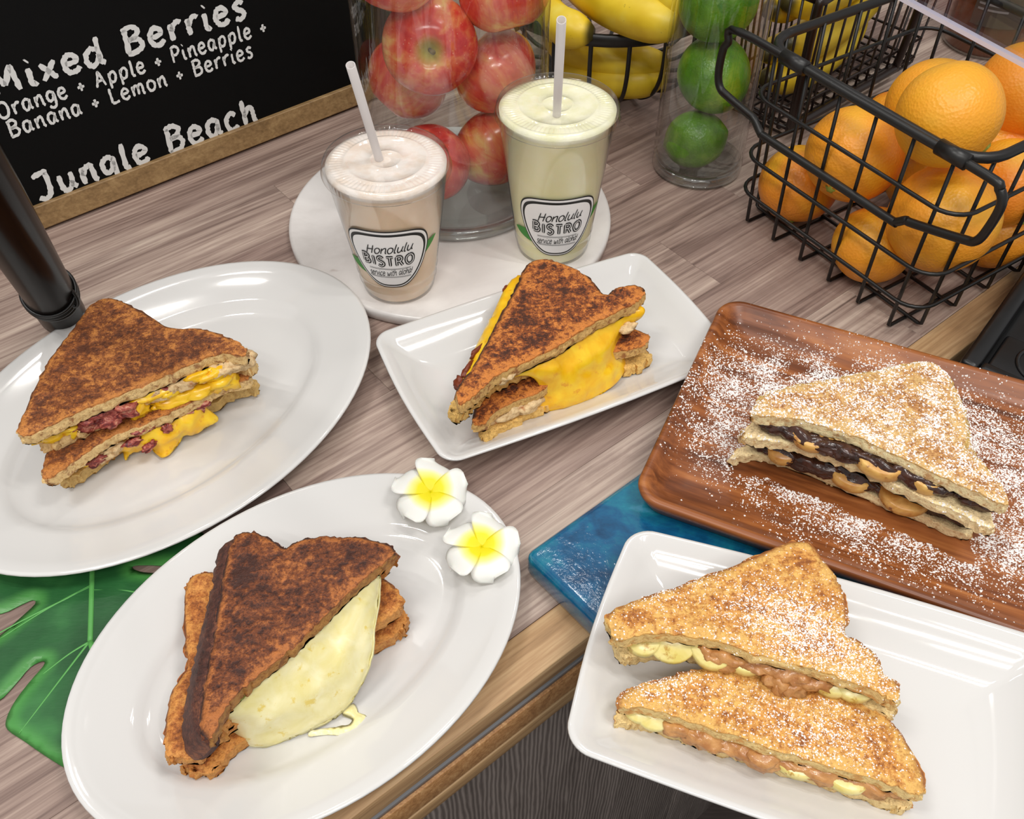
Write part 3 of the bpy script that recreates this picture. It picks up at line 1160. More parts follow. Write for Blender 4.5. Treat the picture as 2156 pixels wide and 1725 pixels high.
def orange_mesh(r, seed):
    V = []; n = 36; seg = 48
    for i in range(n + 1):
        t = math.pi * i / n
        for k in range(seg):
            th = 2 * math.pi * k / seg
            q = Vector((math.sin(t) * math.cos(th), math.sin(t) * math.sin(th), math.cos(t) * .96))
            top = math.exp(-(math.sin(t) / .3) ** 2) if q.z > 0 else 0
            g = 1 + .018 * noise.noise(q * 1.3 + Vector((seed, 0, 0))) - .045 * top + .012 * top * math.cos(6 * th)
            V.append(q * r * g)
    Fc = [(i * seg + k, (i + 1) * seg + k, (i + 1) * seg + (k + 1) % seg, i * seg + (k + 1) % seg) for i in range(n) for k in range(seg)]
    return mesh('orange_peel', V, Fc)


star = []
for k in range(10):
    rr = .0055 if k % 2 == 0 else .003
    star.append((rr * math.cos(k * math.pi / 5), rr * math.sin(k * math.pi / 5)))


def orange(px, py, z, r, rot, label, i):
    V = [Vector((x, y, r * .918)) for x, y in star] + [Vector((x * .5, y * .5, r * .918 + .0022)) for x, y in star]
    Fc = [(k, (k + 1) % 10, 10 + (k + 1) % 10, 10 + k) for k in range(10)] + [tuple(10 + k for k in range(10))]
    return fruit_obj('orange', orange_mesh(r, i * 3.1), MT['orange'], P(px, py, z), rot, label, 'orange', 'oranges in the wire basket', mesh('orange_stem_end', V, Fc), 'stem_end', MT['navel'])


ORS = [(1682, 388, .0403, .0370, (2.6, .2, 0), 'yellowish orange at the left front corner of the wire basket'),
       (1798, 326, .0980, .0415, (2.4, .9, 0), 'large yellow-orange fruit pressed to the upper left basket front'),
       (1838, 516, .0369, .0348, (2.9, .3, 1), 'orange on the basket floor at the middle of the front'),
       (1986, 461, .0840, .0447, (2.5, .1, 2), 'largest orange behind the right end of the front rail'),
       (1998, 243, .1700, .0402, (2.7, 1.1, 2), 'bright orange on top of the pile in the basket'),
       (1966, 222, .1255, .0404, (2.9, .4, 2), 'orange half hidden behind the topmost orange'),
       (2158, 190, .1400, .0400, (.50, -.25, .3), 'orange with green stem star at the far right of the basket'),
       (1880, 275, .0463, .0391, (3.0, .3, 1), 'orange deep in the basket left of the topmost orange'),
       (2122, 386, .0900, .0385, (2.4, .7, 1), 'orange at the right under the curved end of the top rail'),
       (1948, 372, .0420, .0362, (2.4, .2, 1), 'orange on the basket floor showing between front oranges'),
       (2100, 318, .0885, .0351, (2.4, .2, 1), 'orange low in the basket right of the topmost orange'),
       (2098, 486, .0368, .0340, (2.4, .2, 1), 'orange low at the right end of the basket beside the rail')]
for i, q in enumerate(ORS): orange(*q, i)

# ------------------------------------------------------------------ wire baskets
fb0 = P(1572, 470); fb1 = P(1868, 690)
wu = (fb1 - fb0).normalized()
wn = Vector((-wu.y, wu.x, 0))                   # into the basket
if wn.y < 0: wn = -wn
RODS = 6
SP = (fb1 - fb0).length / 5
basket = empty('wire_basket', fb0 + wu * .1 + wn * .1, 'black wire basket with rail loop holding the oranges', 'basket', 'wire baskets')
BD = .215
ZT = .176


def wb(a, d, z, fl=None):
    """a along the front, d into the basket; the sides flare outwards with height"""
    k = .004 * z / ZT
    ca, cd = SP * 2.9, BD / 2
    return fb0 + wu * (ca + (a - ca) * (1 + 1.4 * k / ca * 1.0)) + wn * (cd + (d - cd) * (1 + k / cd)) + Vector((0, 0, z))


def wire(pts, r=.0017, seg=8, closed=False, n=1):
    return tube_vf(pts, r, seg, closed)


AL, AR = -.010, SP * 5 + .016
def hoop_pts(z, rc=.022, out=.006):
    pts = []
    x0, x1, y0, y1 = AL - out, AR + out, -out, BD + out
    for cx, cy, a0 in ((x1 - rc, y1 - rc, 0), (x0 + rc, y1 - rc, 90), (x0 + rc, y0 + rc, 180), (x1 - rc, y0 + rc, 270)):
        for k in range(7):
            th = math.radians(a0 + 15 * k)
            pts.append(wb(cx + rc * math.cos(th), cy + rc * math.sin(th), z))
    return pts


for z in (.036, .072, .131):
    link('hoop_wire', mesh('hoop_wire', *tube_vf(hoop_pts(z), .0018, 8, True)), MT['black'], basket)
link('rim_wire', mesh('rim_wire', *tube_vf(hoop_pts(ZT, .03, .003), .0042, 10, True)), MT['black'], basket)
for k in range(RODS):
    a = SP * k
    pts = [wb(a, 0.0, ZT), wb(a, 0.0, ZT * .5), wb(a, 0, .0035), wb(a, .003, .0018), wb(a, BD * .5, .0018), wb(a, BD - .003, .0018), wb(a, BD, .0035), wb(a, BD, ZT * .5), wb(a, BD, ZT)]
    link('upright_wire', mesh('upright_wire', *tube_vf(pts, .0017, 8)), MT['black'], basket)
for k in range(5):
    d = BD * (k + .5) / 5
    pts = [wb(AL, d, ZT), wb(AL, d, ZT * .5), wb(AL, d, .0065), wb(AL + .003, d, .0050), wb((AL + AR) / 2, d, .0050), wb(AR - .003, d, .0050), wb(AR, d, .0065), wb(AR, d, ZT * .5), wb(AR, d, ZT)]
    link('cross_wire', mesh('cross_wire', *tube_vf(pts, .0017, 8)), MT['black'], basket)
# rail loop on the front
def fr(a, z): return wb(a, -.006, z)
LA, LB = -.054, SP * 5 + .046
loop = [fr(LA + .018, ZT), fr(SP * 2.5, ZT), fr(LB - .02, ZT), fr(LB - .006, ZT - .004), fr(LB, ZT - .014), fr(LB - .001, ZT - .035), fr(LB - .005, ZT - .050), fr(LB - .016, ZT - .0555),
        fr(SP * 4.72, .1085), fr(SP * 4.55, .1075), fr(SP * 4.36, .1015), fr(SP * 4.2, .100), fr(SP * 2.5, .1), fr(.012, .1), fr(.003, .1015), fr(-.006, .1095), fr(-.014, .111),
        fr(LA + .014, .1145), fr(LA + .003, .118), fr(LA - .001, .130), fr(LA + .001, .152), fr(LA + .006, .1615)]
link('front_rail', mesh('front_rail', *tube_vf(catmull(loop, 5, True), .0036, 12, True)), MT['black'], basket)
for a in (SP * .72, SP * 5.0):
    pts = [fr(a - .012, ZT + .001), fr(a + .012, ZT + .001)]
    link('rail_clip', mesh('rail_clip', *tube_vf(pts, .0062, 16)), MT['black'], basket)

# round banana bowl
BWC = Vector((.106, 1.052, 0))
bowl = empty('fruit_bowl', BWC, 'round black wire fruit bowl behind the tall drink', 'bowl')
RB, ZB = .126, .098
link('rim_band', mesh('rim_band', *tube_vf([BWC + Vector((RB * math.cos(t * math.pi / 32), RB * math.sin(t * math.pi / 32), ZB)) for t in range(64)], .0055, 10, True, flat=(1.3, .6))), MT['black'], bowl)
link('foot_ring', mesh('foot_ring', *tube_vf([BWC + Vector((.068 * math.cos(t * math.pi / 24), .068 * math.sin(t * math.pi / 24), .004)) for t in range(48)], .004, 8, True)), MT['black'], bowl)
for k in range(20):
    th = 2 * math.pi * (k + .35) / 20
    d = Vector((math.cos(th), math.sin(th), 0))
    pts = [BWC + d * RB + Vector((0, 0, ZB)), BWC + d * (RB - .001) + Vector((0, 0, ZB * .6)), BWC + d * (RB * .90) + Vector((0, 0, ZB * .3)), BWC + d * (RB * .7) + Vector((0, 0, ZB * .1)), BWC + d * .066 + Vector((0, 0, .008))]
    link('rib', mesh('rib', *tube_vf(catmull(pts, 5), .0024, 8)), MT['black'], bowl)
V, Fc = lathe_vf([(.0001, .006), (.068, .006), (.068, .009), (.0001, .009)], 48, BWC)
link('bowl_floor', mesh('bowl_floor', V, Fc), MT['black'], bowl)


def banana(p0, p1, p2, r, label, group):
    p0, p1, p2 = Vector(p0), Vector(p1), Vector(p2)
    n = 30
    path = []; rad = []; tips = []
    for i in range(n + 1):
        t = i / n
        path.append(p0 * (1 - t) ** 2 + p1 * (2 * t * (1 - t)) + p2 * t * t)
        rr = min(1, (t / .16) ** .6 if t < .16 else 1)
        rr = .30 + .70 * rr if t < .16 else 1
        if t > .80: rr = .32 + .68 * math.cos((t - .80) / .2 * math.pi / 2) ** .8
        rad.append(r * rr)
        tips.append(abs(2 * t - 1))
    V, Fc = tube_vf(path, rad, 15)
    for i in range(n + 1):       # five soft ridges
        for k in range(15):
            idx = i * 15 + k
            V[idx] = path[i] + (V[idx] - path[i]) * (1 + .05 * math.cos(5 * 2 * math.pi * k / 15))
    me = mesh('banana_peel', V, Fc)
    at = me.attributes.new('tip', 'FLOAT', 'POINT')
    at.data.foreach_set('value', [tips[min(i // 15, n)] for i in range(len(V))])
    o = link('banana', me, MT['banana'])
    return tag(o, label, 'banana', group)


g1 = 'bananas in the round bowl'
banana(P(1160, -130, .135), P(1240, 40, .118), P(1455, 52, .135), .0215, 'ripe banana across the top of the round bowl, ending behind limes', g1)
banana(P(1130, -60, .105), P(1120, 60, .100), P(1250, 70, .105), .0190, 'ripe banana inside the left rim of the round bowl', g1)
banana(P(1150, 70, .058), P(1260, 150, .046), P(1405, 128, .055), .0185, 'banana lying under the rim with its blunt tip to the right', g1)
banana(P(1170, 130, .028), P(1270, 190, .028), P(1400, 160, .040), .0185, 'lowest banana at the bottom of the round bowl', g1)
banana(P(1320, -150, .14), P(1330, -20, .140), P(1470, 20, .150), .0200, 'upper banana of the bowl leaving the frame at the top', g1)

# banana basket behind the orange basket
b2a = Vector((.292, .905, 0)); b2ang = math.radians(41)
b2u = Vector((math.cos(b2ang), math.sin(b2ang), 0)); b2n = Vector((-b2u.y, b2u.x, 0))
bb = empty('wire_basket', b2a + b2u * .1 + b2n * .1, 'dark bronze wire basket holding bananas at the back', 'basket', 'wire baskets')
W2, D2, H2 = .235, .095, .155


def w2(a, d, z):
    k = 1 + .10 * z / H2
    ca, cd = W2 / 2, D2 / 2
    return b2a + b2u * (ca + (a - ca) * k) + b2n * (cd + (d - cd) * k) + Vector((0, 0, z))


for k in range(13):
    a = W2 * k / 12
    pts = [w2(a, 0, H2), w2(a, 0, .006), w2(a, .003, .0035), w2(a, D2 - .003, .0035), w2(a, D2, .006), w2(a, D2, H2)]
    link('upright_wire', mesh('upright_wire', *tube_vf(pts, .0014, 6)), MT['bronze'], bb)
for k in range(9):
    d = D2 * k / 8
    pts = [w2(0, d, H2), w2(0, d, .008), w2(.003, d, .0055), w2(W2 - .003, d, .0055), w2(W2, d, .008), w2(W2, d, H2)]
    link('cross_wire', mesh('cross_wire', *tube_vf(pts, .0014, 6)), MT['bronze'], bb)
for z, r in ((.012, .002), (.035, .0016), (H2, .0045)):
    pts = [w2(0, 0, z), w2(W2 / 2, 0, z), w2(W2, 0, z), w2(W2, D2 / 2, z), w2(W2, D2, z), w2(W2 / 2, D2, z), w2(0, D2, z), w2(0, D2 / 2, z)]
    link('hoop_wire', mesh('hoop_wire', *tube_vf(pts, r, 8, True)), MT['bronze'], bb)
fr2 = lambda a, z: w2(a, -.006, z)
lp2 = [fr2(.008, H2), fr2(-.002, H2 - .008), fr2(-.003, H2 * .5), fr2(-.002, .026), fr2(.008, .018), fr2(W2 * .4, .018), fr2(W2 * .74, .018), fr2(W2 * .79, .026), fr2(W2 * .80, H2 * .5), fr2(W2 * .80, H2 - .008), fr2(W2 * .77, H2), fr2(W2 * .4, H2)]
link('front_frame', mesh('front_frame', *tube_vf(catmull(lp2, 4, True), .0045, 10, True)), MT['bronze'], bb)
g2 = 'bananas in the wire basket'
def bbp(a, d, z): return b2a + b2u * a + b2n * d + Vector((0, 0, z))
banana(bbp(.01, .05, .045), bbp(.10, .03, .02), bbp(.20, .06, .055), .0185, 'lowest front banana in the bronze basket, blunt tip to the left', g2)
banana(bbp(.02, .04, .085), bbp(.10, .03, .055), bbp(.21, .05, .095), .0185, 'middle front banana in the bronze basket', g2)
banana(bbp(.02, .05, .125), bbp(.11, .03, .100), bbp(.22, .06, .135), .0185, 'upper front banana in the bronze basket', g2)
banana(bbp(.02, .06, .065), bbp(.11, .08, .035), bbp(.215, .07, .075), .0165, 'back banana low in the bronze basket', g2)
banana(bbp(.01, .06, .115), bbp(.11, .08, .085), bbp(.215, .07, .125), .0165, 'back banana higher in the bronze basket', g2)
banana(bbp(.02, .06, .160), bbp(.11, .05, .140), bbp(.22, .06, .175), .0185, 'topmost banana in the bronze basket, at the frame top', g2)

# ------------------------------------------------------------------ acrylic guard, syrup bottle, black machine at the right
ga = P(1895, -6, .203); gb = P(2156, 135, .203)
gu = (gb - ga).normalized()
ge = empty('acrylic_guard', gb, 'clear acrylic guard sheet with bright lower edge at upper right', 'guard')
gn = Vector((gu.y, -gu.x, 0))
gc0, gc1 = ga - gu * .25, gb + gu * .20


def bar_between(p, q, h0, h1, th):
    n_ = Vector(((q - p).y, -(q - p).x, 0)).normalized()
    v = [Vector((w.x, w.y, 0)) + n_ * s * th / 2 + Vector((0, 0, h)) for w in (p, q) for s in (-1, 1) for h in (h0, h1)]
    return v, [(0, 1, 3, 2), (4, 6, 7, 5), (0, 4, 5, 1), (2, 3, 7, 6), (0, 2, 6, 4), (1, 5, 7, 3)]


link('clear_sheet', mesh('clear_sheet', *bar_between(gc0, gc1, .205, .50, .005), False), MT['acrylic'], ge)
link('polished_edge', mesh('polished_edge', *bar_between(gc0, gc1, .2015, .205, .005), False), MT['acr_edge'], ge)
for t_ in (gc0 + gu * .03, gc1 - gu * .03):
    q_ = Vector((t_.x, t_.y, 0))
    link('hanger_rod', mesh('hanger_rod', *tube_vf([q_ + Vector((0, 0, .49)), q_ + Vector((0, 0, 2.4))], .003, 8)), MT['chrome'], ge)

jb = Vector((.575, 1.12, 0))
jug = empty('syrup_bottle', jb, 'clear bottle of amber syrup with printed label, behind the acrylic', 'bottle')
jr = .05
link('bottle_wall', mesh('bottle_wall', *lathe_vf([(.0001, .001), (jr - .004, 0), (jr, .005), (jr, .15), (jr * .8, .18), (.016, .2), (.016, .225), (.0001, .225)], 48, jb)), MT['jugwall'], jug)
link('syrup', mesh('syrup', *lathe_vf([(.0001, .003), (jr - .004, .003), (jr - .0025, .007), (jr - .0025, .085), (.0001, .085)], 48, jb)), MT['amber'], jug)


def jl(u, z, off=.0006):
    th = math.radians(-108) + u / jr
    return jb + Vector(((jr + off) * math.cos(th), (jr + off) * math.sin(th), z))


def jpatch(u0, u1, z0, z1, off):
    V, Fc = [], []
    for k in range(9):
        u = u0 + (u1 - u0) * k / 8
        V += [jl(u, z0, off), jl(u, z1, off)]
    for k in range(8): Fc.append((2 * k, 2 * k + 2, 2 * k + 3, 2 * k + 1))
    return V, Fc


lb_ = link('bottle_label', mesh('bottle_label', *jpatch(-.03, .035, .04, .14, .0004)), flat('label_brown', C(86, 74, 62), .5), jug)
pr_parts = [jpatch(-.024, -.010, .118, .132, .0008), jpatch(-.004, .010, .117, .133, .0008), jpatch(.014, .020, .08, .13, .0008), jpatch(.024, .028, .08, .125, .0008)]
for k in range(9): pr_parts.append(jpatch(-.026, .008, .106 - k * .006, .1085 - k * .006, .0008))
link('label_print', mesh('label_print', *merge(pr_parts), False), MT['labelgrey']).parent = lb_

mo = ctr(.400, .052)
mx_ = (U * .98 + NO * -.2).normalized()
my_ = Vector((mx_.y, -mx_.x, 0))
MANG = math.atan2(mx_.y, mx_.x)
me_ = empty('black_machine', mo + mx_ * .15 + my_ * .16 + Vector((0, 0, -.9)), 'black machine with grey pad and steel lever beyond the wooden tray', 'machine')
MZT = .042


def mach(name, a0, a1, b0, b1, z0, z1, mat, bev=.004):
    o = link(name, rbox(name, a1 - a0, b1 - b0, z1 - z0, bev, 3), mat)
    o.location = mo + mx_ * ((a0 + a1) / 2) + my_ * ((b0 + b1) / 2) + Vector((0, 0, (z0 + z1) / 2))
    o.rotation_euler = (0, 0, MANG)
    o.parent = me_
    o.matrix_parent_inverse = Matrix.Translation(-me_.location)
    return o


def mpt(a, b, z): return mo + mx_ * a + my_ * b + Vector((0, 0, z))


mach('housing', 0, .34, 0, .26, .0015, MZT - .012, MT['machine'])
mach('pedestal', .04, .30, .09, .25, -.9, .002, MT['machine'])
mach('raised_lip', 0, .34, 0, .014, MZT - .014, MZT, MT['machine'])
mach('side_lip', 0, .012, .014, .26, MZT - .014, MZT, MT['machine'])
mach('cover_plate', .014, .06, .017, .20, MZT - .014, MZT - .006, MT['machine'], .003)
mach('grey_pad', .082, .17, .026, .12, MZT - .014, MZT + .002, MT['greypad'], .012)
lv = [mpt(.040, .055, MZT - .008), mpt(.032, .075, MZT + .002), mpt(.018, .105, MZT + .010)]
link('lever', mesh('lever', *tube_vf(lv, .006, 16)), MT['chrome'], me_)
ringp = [mpt(.040 + .022 * math.cos(k * math.pi / 16), .055 + .022 * math.sin(k * math.pi / 16), MZT - .006) for k in range(32)]
link('lever_ring', mesh('lever_ring', *tube_vf(ringp, .0018, 8, True)), MT['machine'], me_)

# ------------------------------------------------------------------ surface patches (bread, cheese, leaf)
def inside_poly(pts, poly):
    x = pts[:, 0][:, None]; y = pts[:, 1][:, None]
    px, py = poly[:, 0], poly[:, 1]
    qx, qy = np.roll(px, -1), np.roll(py, -1)
    c = ((py > y) != (qy > y)) & (x < (qx - px) * (y - py) / (qy - py + 1e-12) + px)
    return c.sum(1) % 2 == 1


def patch(name, out3, par2, spacing, thick, edge_r=.004, bulge=0.0, bw=.02, nz=(.0012, 90.0), cutmask=None, down=None, wallnz=.0008, nwall=3, sag=None, drop_edge=0.0, seed=0.0):
    """closed slab: top surface bounded by the 3D outline out3 (parametrised by the 2D outline par2), walls, underside"""
    out3 = np.array([tuple(p) for p in out3]); par2 = np.array(par2, float)
    nb = len(out3)
    lo, hi = par2.min(0), par2.max(0)
    gx = np.arange(lo[0], hi[0] + spacing, spacing); gy = np.arange(lo[1], hi[1] + spacing * .87, spacing * .87)
    G = np.array([(x + (spacing / 2 if j % 2 else 0), y) for j, y in enumerate(gy) for x in gx])
    G = G[inside_poly(G, par2)]
    if len(G):
        d = np.sqrt(((G[:, None, :] - par2[None, :, :]) ** 2).sum(2)).min(1)
        G = G[d > spacing * .55]
    allp = [Vector(p) for p in par2] + [Vector(p) for p in G]
    vs, es, fs, ov, oe, of = delaunay_2d_cdt(allp, [(i, (i + 1) % nb) for i in range(nb)], [], 1, 1e-6)
    n = len(vs)
    vp = np.array([tuple(v) for v in vs])
    pos = np.zeros((n, 3)); isb = np.zeros(n, bool); bidx = np.full(n, -1)
    for i, o in enumerate(ov):
        for q in o:
            if q < nb:
                isb[i] = True; bidx[i] = q; pos[i] = out3[q]
    # harmonic interpolation of the boundary
    W = np.zeros((n, n))
    for f in fs:
        for a in range(3):
            i, j = f[a], f[(a + 1) % 3]
            W[i, j] = W[j, i] = 1
    I = np.where(~isb)[0]; Bn = np.where(isb)[0]
    if len(I):
        L = np.diag(W.sum(1)) - W
        pos[I] = np.linalg.solve(L[np.ix_(I, I)] + 1e-9 * np.eye(len(I)), -L[np.ix_(I, Bn)] @ pos[Bn])
    dist = np.sqrt(((pos[:, None, :] - out3[None, :, :]) ** 2).sum(2)).min(1)
    # average normal
    nr = np.zeros(3)
    for f in fs:
        a, b_, c_ = pos[f[0]], pos[f[1]], pos[f[2]]
        nr += np.cross(b_ - a, c_ - a)
    nr /= np.linalg.norm(nr) + 1e-12
    flip = nr[2] < 0
    if flip: nr = -nr
    dn = np.array(down) if down is not None else -nr
    dn = dn / np.linalg.norm(dn)
    disp = np.zeros(n)
    er = np.full(n, edge_r)
    if cutmask is not None:
        jn = np.sqrt(((pos[:, None, :] - out3[None, :, :]) ** 2).sum(2)).argmin(1)
        er = np.where(np.array(cutmask)[jn] > .5, .0007, edge_r)
    k = np.clip(dist / er, 0, 1)
    disp -= er * .6 * (1 - np.sqrt(1 - (1 - k) ** 2))
    disp += bulge * (1 - np.exp(-(dist / bw) ** 2))
    nn_ = np.array([noise.noise(Vector(p) * nz[1] + Vector((seed, seed * 2, 0))) + .5 * noise.noise(Vector(p) * nz[1] * 2.3 + Vector((seed, 5, 0))) for p in pos])
    disp += nn_ * nz[0]
    top = pos + nr[None, :] * disp[:, None]
    V = [tuple(p) for p in top]
    edge = list(dist); side = [0.0] * n; cut = [0.0] * n
    order = [None] * nb
    for i in range(n):
        if bidx[i] >= 0: order[bidx[i]] = i
    order = [o for o in order if o is not None]
    m = len(order)
    cm = np.array([cutmask[bidx[i]] if cutmask is not None else 0.0 for i in order])
    for i, c in zip(order, cm): cut[i] = float(c)
    if cutmask is not None:                      # nearest boundary sample decides for the inside too
        bb_ = pos[order]
        for i in I:
            j = int(((bb_ - pos[i]) ** 2).sum(1).argmin()); cut[i] = float(cm[j])
    cen = pos[order].mean(0)
    rings = [order]
    for w in range(1, nwall + 1):
        t = w / nwall
        ring = []
        for q, i in enumerate(order):
            p = pos[i] + dn * (thick * (.12 + .88 * t))
            o_ = p - cen; o_ = o_ - dn * o_.dot(dn); o_ /= np.linalg.norm(o_) + 1e-9
            wob = (noise.noise(Vector(p) * 190 + Vector((seed, 0, 3))) + .6 * noise.noise(Vector(p) * 520 + Vector((seed, 7, 3)))) * wallnz * 2.2
            inn = -.0008 * (t ** 2) if w == nwall else .0006 * math.sin(math.pi * t)
            ring.append(len(V)); V.append(tuple(p + o_ * (wob + inn)))
            edge.append(0.0); side.append(1.0); cut.append(float(cm[q]))
        rings.append(ring)
    nb0 = len(V)
    for i in range(n):
        V.append(tuple(pos[i] + dn * thick * 1.0)); edge.append(dist[i]); side.append(1.0); cut.append(cut[i])
    Fc = [tuple(f) if not flip else tuple(f)[::-1] for f in fs]
    Fc += [tuple(nb0 + i for i in (f[::-1] if not flip else f)) for f in fs]
    last = rings[-1]
    for r in range(len(rings) - 1):
        A_, B_ = rings[r], rings[r + 1]
        for q in range(m):
            q2 = (q + 1) % m
            Fc.append((A_[q], A_[q2], B_[q2], B_[q]))
    for q in range(m):
        q2 = (q + 1) % m
        Fc.append((last[q], last[q2], nb0 + order[q2], nb0 + order[q]))
    me = mesh(name, V, Fc)
    bm = bmesh.new(); bm.from_mesh(me)
    bmesh.ops.recalc_face_normals(bm, faces=bm.faces[:])
    bm.to_mesh(me); bm.free()
    me.polygons.foreach_set('use_smooth', [True] * len(me.polygons))
    if cutmask is not None: me.set_sharp_from_angle(angle=math.radians(52))
    for nm, arr in (('edge', edge), ('side', side), ('cut', cut)):
        at = me.attributes.new(nm, 'FLOAT', 'POINT')
        at.data.foreach_set('value', [float(x) for x in arr])
    return me


def resample(pts, flags=None, n=4, jit=0.0, seed=1):
    """pts: list of tuples; returns smooth closed outline and per-sample flags"""
    rnd = random.Random(seed)
    out = catmull([Vector(p) for p in pts], n, True)
    fl_ = []
    for i in range(len(pts)):
        for k in range(n): fl_.append((flags[i] if k == 0 else (flags[i] if flags[i] == flags[(i + 1) % len(pts)] else 0.5)) if flags else 0)
    if jit: out = [p + Vector(((rnd.random() - .5) * jit, (rnd.random() - .5) * jit, 0)) for p in out]
    return out, [1.0 if f >= .5 else 0.0 for f in fl_]


def bread(name, pts_px, ztop, cut_from, thick, mat, parent, spacing=.0035, nz=(.0010, 110), edge_r=.004, jit=2.0, dz=0.0, grow=0.0, seed=1, tilt=None, shift=(0, 0)):
    """slice whose top outline is seen at pixels pts_px on height ztop (+tilt); cut_from = index where the cut edge starts"""
    pts = []
    for i, q in enumerate(pts_px):
        z = q[2] if len(q) > 2 else ztop
        pts.append(P(q[0], q[1], z))
    flags = [1 if i >= cut_from else 0 for i in range(len(pts))]
    out, fl_ = resample([(p.x, p.y, p.z) for p in pts], flags, 7)
    rnd = random.Random(seed)
    out = [p + Vector(((rnd.random() - .5), (rnd.random() - .5), 0)) * jit * (.00075 if fl_[i] > .5 else .0004) for i, p in enumerate(out)]
    c = sum(out, Vector()) / len(out)
    out = [p + (p - c).normalized() * grow + Vector((shift[0], shift[1], -dz)) for p in out]
    me = patch(name, out, [(p.x, p.y) for p in out], spacing, thick, edge_r, 0.0, .02, nz, fl_, (0, 0, -1), .0011, 6, seed=seed)
    return link(name, me, mat, parent)


def drape(name, pts, thick, mat, parent, spacing=9, bulge=.003, bw=.012, nz=(.0012, 120), edge_r=.004, n=4, seed=1):
    """sheet whose outline is given as (pixel x, pixel y, height)"""
    out, _ = resample(pts, None, n)
    o3 = [P(p.x, p.y, p.z) for p in out]
    me = patch(name, o3, [(p.x, p.y) for p in out], spacing, thick, edge_r, bulge, bw, nz, None, None, .0004, 2, seed=seed)
    return link(name, me, mat, parent)


def blob_vf(c, rx, ry, rz, yaw=0.0, amp=.25, fr_=1.6, seed=0.0, pitch=0.0, n=14, seg=18):
    V = []
    M = Matrix.Rotation(yaw, 3, 'Z') @ Matrix.Rotation(pitch, 3, 'X')
    for i in range(n + 1):
        t = math.pi * i / n
        for k in range(seg):
            th = 2 * math.pi * k / seg
            q = Vector((math.sin(t) * math.cos(th), math.sin(t) * math.sin(th), math.cos(t)))
            g = 1 + amp * noise.noise(q * fr_ + Vector((seed, seed * 1.7, 0))) + amp * .5 * noise.noise(q * fr_ * 2.5 + Vector((seed, 3, 1)))
            V.append(Vector(c) + M @ Vector((q.x * rx * g, q.y * ry * g, q.z * rz * g)))
    Fc = [(i * seg + k, (i + 1) * seg + k, (i + 1) * seg + (k + 1) % seg, i * seg + (k + 1) % seg) for i in range(n) for k in range(seg)]
    return V, Fc


def blobs(name, lst, mat, parent, amp=.3):
    """lst of (px, py, z, rx, ry, rz, yaw)"""
    parts = [blob_vf(P(q[0], q[1], q[2]), q[3], q[4], q[5], q[6] if len(q) > 6 else 0, amp, 1.6, i * 2.3 + q[0] * .01) for i, q in enumerate(lst)]
    return link(name, mesh(name, *merge(parts)), mat, parent)


def blob_each(name, lst, mat, parent, amp=.3):
    for i, q in enumerate(lst):
        link(name, mesh(name, *blob_vf(P(q[0], q[1], q[2]), q[3], q[4], q[5], q[6] if len(q) > 6 else 0, amp, 1.6, i * 2.3 + q[0] * .01, q[7] if len(q) > 7 else 0)), mat, parent)


def along(p, q, n, z0, z1, rx, ry, rz, yaw, jx=0.0, seed=1, sz=.3):
    """row of blob specs between two pixels"""
    rnd = random.Random(seed)
    L = []
    for i in range(n):
        t = (i + .5) / n
        k = 1 + (rnd.random() - .5) * 2 * sz
        L.append((p[0] + (q[0] - p[0]) * t + (rnd.random() - .5) * jx, p[1] + (q[1] - p[1]) * t + (rnd.random() - .5) * jx, z0 + (z1 - z0) * t, rx * k, ry * k, rz * k, yaw + (rnd.random() - .5) * .5))
    return L


def yaw_px(x0, y0, x1, y1, z):
    d = P(x1, y1, z) - P(x0, y0, z)
    return math.atan2(d.y, d.x)


# ------------------------------------------------------------------ monstera leaf under the platters
leaf_px = [(300, 1130), (180, 1165), (60, 1185), (-60, 1190), (-130, 1215), (-125, 1265), (-50, 1290), (0, 1290), (40, 1272), (66, 1261), (72, 1270), (40, 1300), (0, 1335), (-60, 1380), (-90, 1430), (-60, 1475), (-10, 1478), (30, 1440), (60, 1405), (88, 1391), (90, 1400), (60, 1435), (30, 1475), (12, 1512), (14, 1535), (50, 1560), (90, 1588), (135, 1616), (200, 1650), (280, 1640), (330, 1560), (380, 1480), (400, 1400), (420, 1330), (440, 1260), (400, 1215), (345, 1206), (300, 1203), (279, 1196), (283, 1188), (320, 1187), (380, 1190), (450, 1180), (440, 1130), (380, 1110)]
lp3, _ = resample([(x, y, .0022) for x, y in leaf_px], None, 3)
o3 = [P(p.x, p.y, .0022) for p in lp3]
lme = patch('monstera_leaf', o3, [(p.x, p.y) for p in o3], .006, .0014, .002, 0, .02, (.0004, 30), None, (0, 0, -1), .0, 1)
vein_lines = [((196, 1150), (190, 1350)), ((190, 1350), (250, 1600)), ((193, 1232), (0, 1345)), ((193, 1235), (-120, 1400)), ((188, 1352), (90, 1420)), ((188, 1352), (40, 1545)), ((197, 1243), (330, 1262)), ((190, 1352), (360, 1450)), ((196, 1180), (60, 1215))]
lme.attributes.new('vein', 'FLOAT', 'POINT').data.foreach_set('value', [1.0] * len(lme.vertices))
leaf = empty('monstera_leaf', P(190, 1350, 0), 'green monstera leaf lying under the two oval platters', 'leaf')
link('blade', lme, MT['leaf'], leaf)
MT['vein'] = flat('leaf_vein', C(92, 166, 84), .45)
